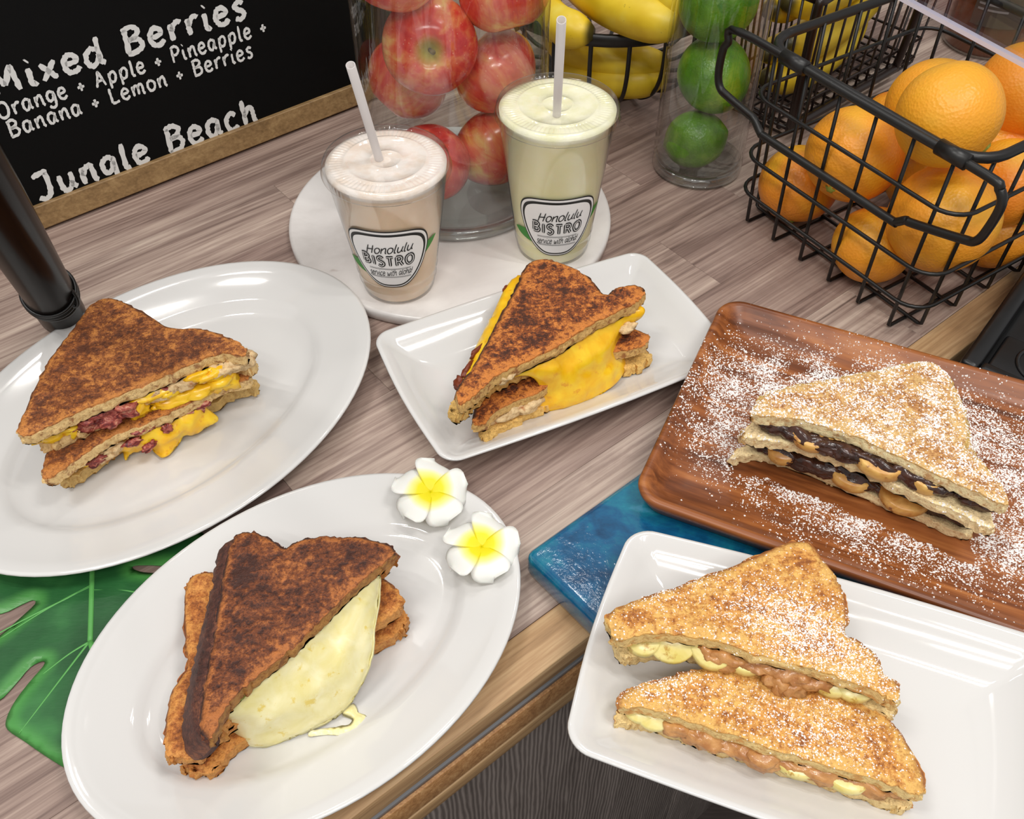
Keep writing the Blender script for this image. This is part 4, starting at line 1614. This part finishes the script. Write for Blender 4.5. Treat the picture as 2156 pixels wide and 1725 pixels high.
for j_, (a_, b_) in enumerate(vein_lines):
    mid_ = ((a_[0] + b_[0]) / 2 + (6 if j_ > 1 else 0), (a_[1] + b_[1]) / 2 - (8 if j_ > 1 else 0))
    pp = catmull([P(*a_, .0021), P(*mid_, .0021), P(*b_, .0021)], 6)
    r0 = .0019 if j_ < 2 else .0009
    link('midrib' if j_ < 2 else 'vein', mesh('leaf_vein', *tube_vf(pp, [r0 * (1 - .6 * k / (len(pp) - 1)) if j_ else r0 for k in range(len(pp))], 6, flat=(.5, 1))), MT['vein'], leaf)

# ------------------------------------------------------------------ plumeria flowers
def flower(px, py, z, r, rot0, label, tilt=(0, 0)):
    e = empty('plumeria_flower', P(px, py, z), label, 'flower', 'plumeria flowers')
    for k in range(5):
        n, m = 14, 9
        V = []; rt = []
        for i in range(n + 1):
            t = i / n
            w = r * .70 * (max(t, .02) ** .70) * math.sqrt(max(0, 1 - t ** 5)) + .0004
            for j in range(m + 1):
                s = 2 * j / m - 1
                x = r * t; y = s * w + .10 * r * t
                zz = .004 * math.sin(t * 2.4) + .0042 * s * t - .004 * t * t - .0012 * s * s * t
                V.append(Vector((x, y, zz + .003))); rt.append(min(1, t + .10 * abs(s)))
        Fc = [(i * (m + 1) + j, (i + 1) * (m + 1) + j, (i + 1) * (m + 1) + j + 1, i * (m + 1) + j + 1) for i in range(n) for j in range(m)]
        R = Matrix.Rotation(rot0 + k * 2 * math.pi / 5, 3, 'Z')
        T = Matrix.Rotation(tilt[0], 3, 'X') @ Matrix.Rotation(tilt[1], 3, 'Y')
        me = mesh('petal', [T @ (R @ v) for v in V], Fc)
        me.attributes.new('root', 'FLOAT', 'POINT').data.foreach_set('value', rt)
        o = link('petal', me, MT['petal'])
        o.parent = e
        md_ = o.modifiers.new('thick', 'SOLIDIFY'); md_.thickness = .0009; md_.offset = -1
    return e


flower(906, 1040, .0255, .0262, math.radians(8), 'white and yellow plumeria flower at the platter rim, the one nearer the cheddar plate', (.12, .10))
flower(1014, 1156, .0225, .0255, math.radians(-4), 'white and yellow plumeria flower on the platter rim, nearer the blue board', (.05, .0))

def m_inner(name, crumb, crust):
    return m_toast(name, tuple(x * .75 for x in crumb[:3]) + (1,), crumb, tuple(min(1, x * 1.15) for x in crumb[:3]) + (1,), crumb, (.36, .64), 1.0, .004, None, 0, crust)


# ------------------------------------------------------------------ sandwich 1: meat and yellow cheese
T1 = m_toast('toast_reuben', C(94, 50, 26), C(140, 78, 36), C(196, 126, 60), C(226, 192, 132), (.40, .64), 1.0, .010, C(84, 46, 26), .55, C(140, 86, 44))
CR1 = m_crumb('crumb_reuben', C(224, 192, 134), C(160, 100, 50))
s1 = empty('meat_cheese_toastie', P(250, 860, .008), 'grilled triangle toastie stack with red meat and yellow cheese', 'sandwich', 'toasted sandwiches')
top1 = [(34, 900), (48, 866), (72, 812), (105, 748), (150, 690), (178, 650), (203, 629), (232, 624), (264, 635), (302, 655), (345, 680), (376, 689), (412, 688), (452, 696), (488, 712), (519, 735),
        (508, 748), (470, 742), (423, 756), (360, 784), (296, 812), (212, 846), (148, 874), (90, 901), (48, 916)]
bread('top_slice', top1, .074, 15, .0105, T1, s1, seed=11)
z_low = .0435
low1 = [(88, 985), (96, 950), (120, 930), (160, 860), (200, 760), (240, 700), (300, 700), (400, 740), (470, 760), (524, 782), (520, 798), (480, 806), (430, 832), (370, 862), (300, 892), (237, 916), (190, 945), (150, 974), (112, 1000), (92, 1004)]
bread('filling_bread', top1, .074, 15, .0095, CR1, s1, dz=.0210, grow=-.003, jit=5, seed=12, shift=(.002, .008))
bread('lower_half_top_slice', low1, z_low, 9, .010, T1, s1, seed=13)
I1 = m_inner('inner_reuben', C(208, 172, 104), C(140, 84, 42))
bread('lower_half_bottom_slice', low1, z_low, 9, .010, I1, s1, dz=.0235, grow=-.001, jit=4, seed=14, shift=(-.001, .015))
y1 = yaw_px(48, 916, 519, 735, .06)
blobs('shredded_filling', along((300, 832), (512, 758), 12, .057, .058, .010, .006, .0055, y1, 6, 2), MT['chicken'], s1, .6)
blobs('lower_shredded_filling', along((140, 980), (245, 935), 6, .026, .027, .010, .006, .0060, y1, 8, 3), MT['chicken'], s1, .6)
blob_each('meat', [(180, 880, .0555, .014, .010, .0085, y1), (222, 868, .056, .013, .010, .0085, y1), (262, 852, .057, .012, .009, .0075, y1 + .3), (205, 886, .0505, .012, .007, .005, y1), (330, 822, .059, .009, .006, .004, y1), (250, 835, .062, .009, .006, .004, y1), (432, 792, .054, .008, .005, .003, y1), (385, 806, .055, .007, .005, .003, y1),
                (395, 858, .032, .009, .006, .005, y1), (424, 850, .033, .006, .005, .006, y1), (300, 906, .036, .009, .003, .003, y1), (318, 936, .0225, .008, .003, .003, y1 + .5), (352, 902, .031, .004, .003, .0035, y1), (200, 968, .026, .007, .004, .004, y1), (280, 930, .030, .007, .003, .003, y1)], MT['meat'], s1, .7)
blob_each('cheese', [(122, 902, .056, .013, .009, .0065, y1), (88, 912, .054, .010, .007, .005, y1), (150, 903, .051, .007, .007, .009, y1), (292, 858, .050, .007, .007, .011, y1), (312, 832, .059, .014, .006, .004, y1), (350, 826, .055, .010, .006, .006, y1), (412, 790, .060, .010, .006, .005, y1),
                 (372, 834, .046, .016, .008, .005, y1), (420, 818, .046, .014, .009, .006, y1), (460, 800, .048, .012, .009, .008, y1), (480, 800, .044, .009, .007, .009, y1), (450, 786, .058, .012, .006, .005, y1), (345, 850, .043, .012, .006, .004, y1)], MT['yellow_cheese'], s1, .45)
drape('melted_cheese', [(165, 985, .022), (200, 950, .030), (255, 918, .036), (310, 885, .040), (365, 858, .041), (415, 846, .038), (430, 860, .030), (445, 872, .022), (461, 886, .0145), (450, 897, .012), (432, 908, .0115), (405, 918, .011), (388, 922, .0105), (378, 940, .010), (350, 968, .0085), (330, 960, .009), (318, 948, .0095), (296, 952, .010), (280, 957, .010), (266, 974, .0085), (262, 952, .011), (245, 955, .012), (215, 970, .012), (180, 990, .0115), (158, 997, .011)],
      .005, MT['yellow_cheese'], s1, 7, .0060, .010, (.0030, 110), seed=4)

# ------------------------------------------------------------------ sandwich 2: oozing cheddar
T2 = m_toast('toast_cheddar', C(74, 34, 14), C(142, 72, 26), C(206, 126, 54), C(222, 180, 110), (.42, .62), 1.1, .012, C(48, 26, 16), .2, C(60, 34, 20))
s2 = empty('cheddar_toastie', P(1160, 820, .008), 'grilled toastie with bright yellow cheddar pouring onto the plate', 'sandwich', 'toasted sandwiches')
top2 = [(960, 822), (972, 798), (996, 768), (1030, 705), (1062, 645), (1088, 600), (1104, 562), (1120, 546), (1145, 541), (1175, 548), (1214, 563), (1246, 586), (1264, 608), (1279, 616), (1296, 603), (1328, 596), (1352, 601), (1358, 612),
        (1344, 632), (1314, 648), (1264, 672), (1214, 702), (1164, 734), (1097, 764), (1047, 788), (1014, 818), (988, 840), (966, 848)]
bread('top_slice', top2, .070, 18, .011, T2, s2, seed=21)
CR2 = m_crumb('crumb_cheddar', C(214, 168, 98), C(140, 76, 34))
I2 = m_inner('inner_cheddar', C(232, 190, 110), C(110, 56, 24))
bread('top_half_bottom_slice', top2, .070, 18, .010, I2, s2, dz=.0195, grow=-.002, jit=5, seed=22, shift=(-.006, .005))
low2 = [(994, 880), (1000, 856), (1016, 826), (1040, 760), (1080, 680), (1130, 640), (1200, 650), (1280, 670), (1340, 690), (1364, 700), (1366, 716), (1348, 730), (1310, 738), (1240, 742), (1180, 775), (1145, 818), (1090, 842), (1040, 868), (1022, 890), (1002, 892)]
bread('lower_half_top_slice', low2, .0375, 10, .009, T2, s2, seed=23)
bread('lower_half_bottom_slice', low2, .0375, 10, .009, I2, s2, dz=.0205, grow=-.0015, jit=5, seed=24, shift=(.004, .001))
y2 = yaw_px(1000, 880, 1340, 720, .03)
blob_each('shredded_filling', [(1075, 862, .024, .016, .007, .0075, y2), (1110, 850, .024, .014, .007, .0075, y2), (1045, 875, .022, .010, .006, .006, y2), (1332, 716, .031, .009, .004, .005, y2), (1322, 690, .048, .008, .004, .004, y2), (1060, 790, .060, .012, .006, .004, y2)], MT['chicken'], s2, .45)
drape('melted_cheese', [(1046, 792, .0600), (1100, 768, .0610), (1166, 736, .0615), (1216, 704, .0615), (1266, 675, .0615), (1316, 652, .0615), (1338, 652, .060), (1352, 646, .060), (1359, 656, .057), (1352, 670, .053), (1334, 684, .048), (1318, 694, .042), (1312, 715, .034), (1312, 738, .026), (1319, 755, .0185), (1321, 772, .0155), (1314, 792, .0135), (1290, 818, .0115), (1258, 838, .0095), (1215, 856, .0088), (1170, 866, .0088), (1128, 874, .009), (1122, 862, .0125), (1140, 845, .022), (1148, 828, .031), (1138, 808, .042), (1118, 793, .051), (1080, 796, .056)],
      .005, MT['yellow_cheese'], s2, 8, .0065, .012, (.0030, 55), seed=7)
drape('side_cheese', [(1062, 600, .050), (1080, 582, .051), (1098, 576, .052), (1100, 590, .055), (1075, 640, .056), (1045, 695, .056), (1012, 755, .055), (985, 800, .052), (968, 815, .046), (968, 798, .044), (986, 752, .044), (1012, 700, .045), (1030, 668, .046), (1048, 628, .048)],
      .004, MT['yellow_cheese'], s2, 8, .002, .008, (.0014, 120), seed=9)
blob_each('browned_cheese', [(1004, 742, .0500, .0025, .010, .004, -.5), (986, 778, .0485, .0025, .010, .004, -.5), (970, 810, .046, .005, .006, .005, .6), (1064, 608, .0505, .0012, .004, .003, -.5)], flat('browned_cheese', C(120, 52, 24), .5), s2, .4)

# ------------------------------------------------------------------ sandwich 3: white cheese and pesto
T3 = m_toast('toast_mozzarella', C(66, 32, 20), C(118, 62, 30), C(176, 106, 52), C(170, 120, 60), (.40, .66), .9, .008, C(52, 28, 24), .0, C(72, 40, 34))
s3 = empty('mozzarella_toastie', P(560, 1440, .008), 'dark grilled toastie with pale melted cheese sliding out', 'sandwich', 'toasted sandwiches')
top3 = [(438, 1556), (420, 1530), (424, 1470), (436, 1400), (450, 1320), (464, 1240), (474, 1180), (488, 1136), (506, 1118), (530, 1117), (562, 1128), (588, 1144), (602, 1149), (620, 1139), (650, 1130), (700, 1127), (750, 1128), (795, 1136), (824, 1148), (831, 1160),
        (812, 1182), (780, 1204), (740, 1240), (690, 1288), (640, 1338), (590, 1384), (540, 1424), (500, 1460), (468, 1500), (452, 1540)]
bread('top_slice', top3, .070, 20, .010, T3, s3, seed=31)
crust3 = m_toast('dark_crust', C(56, 30, 26), C(88, 50, 40), C(128, 76, 50), C(150, 100, 50), (.35, .7), .8, .004, None, 0, C(70, 40, 34))
drape('crust', [(488, 1134, .069), (474, 1180, .0695), (464, 1240, .0695), (450, 1320, .0695), (436, 1400, .0695), (424, 1470, .069), (424, 1530, .067), (440, 1560, .062), (420, 1588, .045), (396, 1598, .036), (382, 1570, .036), (386, 1500, .038), (402, 1420, .040), (424, 1330, .042), (444, 1250, .044), (454, 1190, .046), (464, 1152, .052), (476, 1138, .062)],
      .006, crust3, s3, 9, .0025, .006, (.0010, 120), seed=3)
T3b = m_toast('toast_mozzarella_light', C(140, 76, 30), C(182, 108, 46), C(214, 146, 72), C(200, 140, 70), (.36, .62), .9, .006, C(110, 58, 28), .0, C(160, 90, 40))
low3 = [(345, 1575), (346, 1520), (362, 1450), (392, 1400), (388, 1340), (386, 1260), (394, 1222), (410, 1206), (440, 1202), (480, 1205), (560, 1200), (680, 1200), (790, 1210), (832, 1236), (846, 1262), (836, 1284), (806, 1304), (700, 1370), (600, 1450), (480, 1530), (420, 1590), (380, 1592), (356, 1592)]
bread('lower_half_top_slice', low3, .036, 14, .010, T3b, s3, seed=33)
bread('lower_half_bottom_slice', low3, .036, 14, .010, T3b, s3, dz=.0185, grow=-.002, jit=4, seed=34, shift=(.004, -.002))
bread('upper_half_bottom_slice', top3, .070, 20, .010, T3b, s3, dz=.019, grow=-.001, jit=5, seed=35, shift=(-.001, .010))
drape('melted_cheese', [(462, 1512, .0580), (500, 1466, .0605), (540, 1430, .0615), (590, 1390, .0615), (640, 1344, .0615), (690, 1294, .0615), (740, 1246, .0615), (780, 1210, .061), (800, 1194, .060), (803, 1225, .053), (802, 1270, .046), (792, 1330, .041), (787, 1385, .033), (772, 1430, .0235), (752, 1466, .0155), (735, 1492, .0115), (708, 1515, .0100), (680, 1532, .0095), (648, 1545, .009), (612, 1560, .0085), (575, 1574, .008), (540, 1577, .008), (508, 1566, .0095), (490, 1548, .0135), (470, 1535, .022), (456, 1526, .040)],
      .004, MT['white_cheese'], s3, 11, .0075, .020, (.0022, 55), .006, 4, seed=5)
drape('cheese_string', [(720, 1500, .0095), (742, 1484, .009), (754, 1500, .0080), (770, 1508, .0078), (762, 1524, .0078), (742, 1540, .0078), (712, 1546, .0078), (680, 1546, .0082), (650, 1550, .0085), (655, 1538, .0092), (690, 1532, .009), (730, 1528, .0083), (742, 1516, .0083), (735, 1510, .0086)],
      .0016, MT['white_cheese'], s3, 7, .001, .005, (.0005, 120), .002, 3, seed=6)
pesto = flat('green_pesto', C(120, 124, 44), .5)
blobs('pesto', along((470, 1492), (800, 1190), 26, .0605, .0605, .0055, .0022, .0016, yaw_px(470, 1492, 800, 1190, .06), 6, 5, .5), pesto, s3, .5)

# ------------------------------------------------------------------ sandwich 4: chocolate and banana on the tray
TZ = BZ + .0080
T4 = m_toast('toast_chocolate', C(150, 92, 46), C(196, 142, 84), C(220, 180, 116), C(246, 222, 172), (.34, .60), 1.0, .010, C(196, 160, 84), .1, C(214, 178, 100))
s4 = empty('chocolate_banana_toastie', P(1830, 1000, TZ), 'sugared toastie stack with chocolate spread and banana slices', 'sandwich', 'toasted sandwiches')
top4 = [(1586, 868), (1594, 842), (1622, 822), (1680, 806), (1760, 792), (1850, 774), (1920, 760), (1962, 759), (1996, 782), (2024, 834), (2040, 880), (2044, 918), (2040, 942), (2072, 968), (2100, 1004), (2120, 1050),
        (2112, 1062), (2050, 1032), (1950, 988), (1830, 930), (1760, 905), (1690, 884), (1630, 876)]
bread('top_slice', top4, TZ + .060, 15, .0095, T4, s4, seed=41)
low4s = (.0, .0)
I4 = m_inner('inner_chocolate', C(244, 218, 168), C(196, 150, 80))
bread('top_half_bottom_slice', top4, TZ + .060, 15, .0085, I4, s4, dz=.0205, grow=.0005, jit=3, seed=42, shift=(-.0015, -.003))
low4 = [(1558, 916), (1572, 897), (1612, 878), (1700, 858), (1850, 840), (1960, 840), (2030, 900), (2060, 960), (2090, 1040), (2074, 1066), (2064, 1074), (1990, 1046), (1900, 1010), (1800, 968), (1700, 930), (1630, 910), (1582, 912)]
bread('lower_half_top_slice', low4, TZ + .0300, 10, .0085, T4, s4, seed=43)
bread('lower_half_bottom_slice', low4, TZ + .0300, 10, .0075, I4, s4, dz=.0222, grow=.001, jit=3, seed=44, shift=(-.002, -.002))
y4 = yaw_px(1590, 880, 2110, 1062, TZ + .05)
ch = along((1610, 892), (2070, 1056), 20, TZ + .0455, TZ + .0455, .010, .005, .0052, y4, 6, 3, .45) + along((1590, 935), (2040, 1088), 20, TZ + .0145, TZ + .0145, .010, .005, .0056, y4, 6, 4, .45)
blobs('chocolate_spread', ch, MT['choc'], s4, .4)


def slices(name, lst, mat, parent, inn=.5):
    for i, (px, py, z, r, th, yaw, tilt) in enumerate(lst):
        V, Fc = lathe_vf([(.0001, -th / 2), (r * .94, -th / 2), (r, -th * .38), (r * 1.01, 0), (r, th * .38), (r * .94, th / 2), (.0001, th / 2)], 28)
        M = Matrix.Translation(P(px, py, z) + Vector((-math.sin(yaw), math.cos(yaw), 0)) * r * inn) @ Matrix.Rotation(yaw, 4, 'Z') @ Matrix.Rotation(tilt, 4, 'X')
        V = [M @ (v * (1 + .06 * noise.noise(v * 70 + Vector((i * 3.3, 0, 0))))) for v in V]
        link(name, mesh(name, V, Fc), mat, parent)


slices('banana_slice', [(1712, 908, TZ + .0465, .0150, .0075, y4, .12), (1860, 962, TZ + .0455, .0170, .0088, y4, .06), (1952, 1000, TZ + .0455, .0130, .0088, y4, .06)], MT['banana_cut'], s4, -.05)
slices('banana_slice', [(1648, 950, TZ + .0160, .0120, .0085, y4, .20), (1795, 1000, TZ + .0150, .0155, .0088, y4, .10), (1905, 1046, TZ + .0145, .0175, .0080, y4, .08)], MT['banana_cut'], s4, .22)

# ------------------------------------------------------------------ sandwich 5: peanut butter and banana, two halves
PZ = BZ + .0056
T5 = m_toast('toast_peanut', C(158, 92, 36), C(204, 138, 62), C(226, 176, 96), C(226, 196, 132), (.36, .60), .9, .012, C(160, 96, 44), .15, C(190, 120, 52))
s5 = empty('peanut_butter_toastie', P(1560, 1400, PZ), 'upper sugared toast half with banana and peanut butter', 'sandwich', 'toasted sandwiches')
top5 = [(1279, 1296), (1304, 1275), (1370, 1250), (1443, 1225), (1565, 1180), (1639, 1147), (1673, 1135), (1706, 1142), (1742, 1184), (1768, 1222), (1783, 1260), (1786, 1296), (1780, 1332), (1806, 1343), (1844, 1370), (1864, 1414), (1890, 1430), (1897, 1450),
        (1884, 1478), (1860, 1462), (1786, 1432), (1712, 1408), (1590, 1376), (1516, 1350), (1443, 1338), (1364, 1334), (1310, 1346), (1288, 1334)]
bread('top_slice', top5, PZ + .052, 18, .0100, T5, s5, seed=51)
I5 = m_inner('inner_peanut', C(230, 202, 142), C(196, 130, 60))
bread('bottom_slice', top5, PZ + .052, 18, .0100, I5, s5, dz=.0215, grow=-.001, jit=3, seed=52, shift=(.005, .000))
y5 = yaw_px(1300, 1350, 1880, 1470, PZ + .04)
blobs('peanut_butter', along((1480, 1372), (1720, 1428), 11, PZ + .0365, PZ + .0365, .010, .007, .0058, y5, 6, 8) + [(1640, 1432, PZ + .033, .008, .007, .006, y5), (1665, 1440, PZ + .031, .009, .008, .007, y5), (1640, 1452, PZ + .030, .004, .004, .006, y5)], MT['peanut'], s5, .5)
slices('banana_slice', [(1412, 1366, PZ + .0365, .0150, .0080, y5, .45), (1352, 1362, PZ + .036, .010, .007, y5, .2), (1500, 1382, PZ + .0365, .0140, .008, y5, .25), (1570, 1395, PZ + .036, .013, .007, y5, .15), (1755, 1440, PZ + .036, .0135, .008, y5, .2), (1800, 1455, PZ + .036, .012, .007, y5, .15)], MT['banana_pale'], s5)
s6 = empty('peanut_butter_toastie', P(1620, 1560, PZ), 'lower sugared toast half in front of its twin on the plate', 'sandwich', 'toasted sandwiches')
low5 = [(1302, 1484), (1308, 1458), (1340, 1440), (1400, 1424), (1460, 1408), (1540, 1394), (1640, 1404), (1740, 1424), (1810, 1450), (1850, 1486), (1890, 1528), (1926, 1584), (1948, 1636), (1950, 1660),
        (1930, 1672), (1890, 1656), (1800, 1628), (1650, 1584), (1540, 1548), (1440, 1514), (1366, 1490), (1326, 1488)]
bread('top_slice', low5, PZ + .029, 14, .0095, T5, s6, seed=53)
bread('bottom_slice', low5, PZ + .029, 14, .0085, I5, s6, dz=.0192, grow=-.001, jit=3, seed=54, shift=(-.001, -.001))
y6 = yaw_px(1310, 1490, 1930, 1670, PZ + .02)
blobs('peanut_butter', along((1420, 1528), (1640, 1600), 11, PZ + .0150, PZ + .0150, .010, .007, .0056, y6, 4, 9) + along((1640, 1600), (1900, 1668), 9, PZ + .0145, PZ + .0145, .010, .005, .0045, y6, 4, 10), MT['peanut'], s6, .4)
slices('banana_slice', [(1376, 1512, PZ + .0160, .0130, .0070, y6, .3), (1345, 1502, PZ + .0155, .0100, .006, y6, .2), (1492, 1548, PZ + .0150, .0120, .007, y6, .2), (1680, 1606, PZ + .0150, .0170, .0072, y6, .12), (1785, 1640, PZ + .0150, .0150, .0070, y6, .10)], MT['banana_pale'], s6)

# ------------------------------------------------------------------ icing sugar, dropped straight down on tray and bread
bpy.context.view_layer.update()
dep = bpy.context.evaluated_depsgraph_get()


def bvh_of(objs):
    V, Fc = [], []
    for o in objs:
        n0 = len(V)
        M = o.matrix_world
        V += [M @ v.co for v in o.data.vertices]
        Fc += [tuple(n0 + i for i in p.vertices) for p in o.data.polygons]
    return BVHTree.FromPolygons(V, Fc)


def sugar(name, objs, samples, smin, smax, label, seed, lim=None, thin=None):
    bv = bvh_of(objs)
    ok = bvh_of([o for o in objs if 'slice' in o.name and 'banana' not in o.name or 'tray' in o.name])
    rnd = random.Random(seed)
    V, Fc = [], []
    for (x, y) in samples:
        h = bv.ray_cast(Vector((x, y, .5)), Vector((0, 0, -1)))
        if h[0] is None or h[1].z < .25: continue
        if lim is not None and not lim(h[0]): continue
        g_ = ok.ray_cast(Vector((x, y, .5)), Vector((0, 0, -1)))
        if g_[0] is None or abs(g_[0].z - h[0].z) > 1e-5: continue
        p = h[0]; nn = h[1]
        if thin is not None and p.z > thin and rnd.random() > .55 + .6 * fine_noise(x, y, 90): continue
        r = smin + (smax - smin) * rnd.random() ** 2.2
        a = nn.orthogonal().normalized(); b_ = nn.cross(a)
        th = rnd.random() * 6.28
        n0 = len(V)
        for k in range(4):
            t_ = th + k * math.pi / 2
            rr = r * (.7 + .6 * rnd.random())
            V.append(p + a * (rr * math.cos(t_)) + b_ * (rr * math.sin(t_)) - nn * .0001)
        V.append(p + nn * r * .75)
        Fc += [(n0, n0 + 1, n0 + 4), (n0 + 1, n0 + 2, n0 + 4), (n0 + 2, n0 + 3, n0 + 4), (n0 + 3, n0, n0 + 4)]
    o = link(name, mesh(name, V, Fc, False), MT['sugar'])
    return tag(o, label, 'sugar', None, 'stuff')


def gauss_px(n, cx, cy, z, sx, sy, rot, seed):
    r = np.random.default_rng(seed)
    c = P(cx, cy, z)
    q = r.normal(size=(n, 2)) * np.array([sx, sy])
    ca, sa = math.cos(rot), math.sin(rot)
    return [(c.x + a * ca - b * sa, c.y + a * sa + b * ca) for a, b in q]


def fine_noise(x, y, s=45.0): return noise.noise(Vector((x * s, y * s, 3.1)))


# on the tray: a dense halo round the toastie
ctr4 = P(1850, 960, TZ + .02)
rt_ = np.random.default_rng(5)
smp = []
while len(smp) < 72000:
    q = rt_.uniform(-1, 1, 2) * np.array([.20, .115])
    ca, sa = math.cos(y4), math.sin(y4)
    d = math.sqrt((q[0] / .135) ** 2 + (q[1] / .074) ** 2)
    w = 1.0 if d < .8 else math.exp(-((d - .8) / .36) ** 2)
    w *= .55 + .9 * fine_noise(q[0], q[1], 60)
    if rt_.random() < w:
        smp.append((ctr4.x + q[0] * ca - q[1] * sa + .022, ctr4.y + q[0] * sa + q[1] * ca + .014))
s4_objs = [o for o in s4.children if o.type == 'MESH']
sugar('icing_sugar', [tray] + s4_objs, smp, .00025, .0010, 'white icing sugar scattered over the tray and chocolate toastie', 1, None, TZ + .01)
s56 = [o for o in list(s5.children) + list(s6.children) if o.type == 'MESH']
smp = gauss_px(6500, 1690, 1335, PZ + .05, .024, .013, y5 - .35, 2) + gauss_px(1500, 1600, 1290, PZ + .05, .05, .016, y5 + .5, 3) + gauss_px(700, 1420, 1240, PZ + .05, .02, .006, .45, 4) + gauss_px(900, 1380, 1440, PZ + .03, .018, .008, .3, 5) + gauss_px(2000, 1560, 1470, PZ + .03, .045, .012, y6, 6) + gauss_px(1700, 1730, 1550, PZ + .03, .022, .010, y6, 7) + gauss_px(700, 1840, 1420, PZ + .05, .012, .012, 0, 8)
sugar('icing_sugar', s56, smp, .0002, .0008, 'white icing sugar on the two peanut butter toast halves', 2)
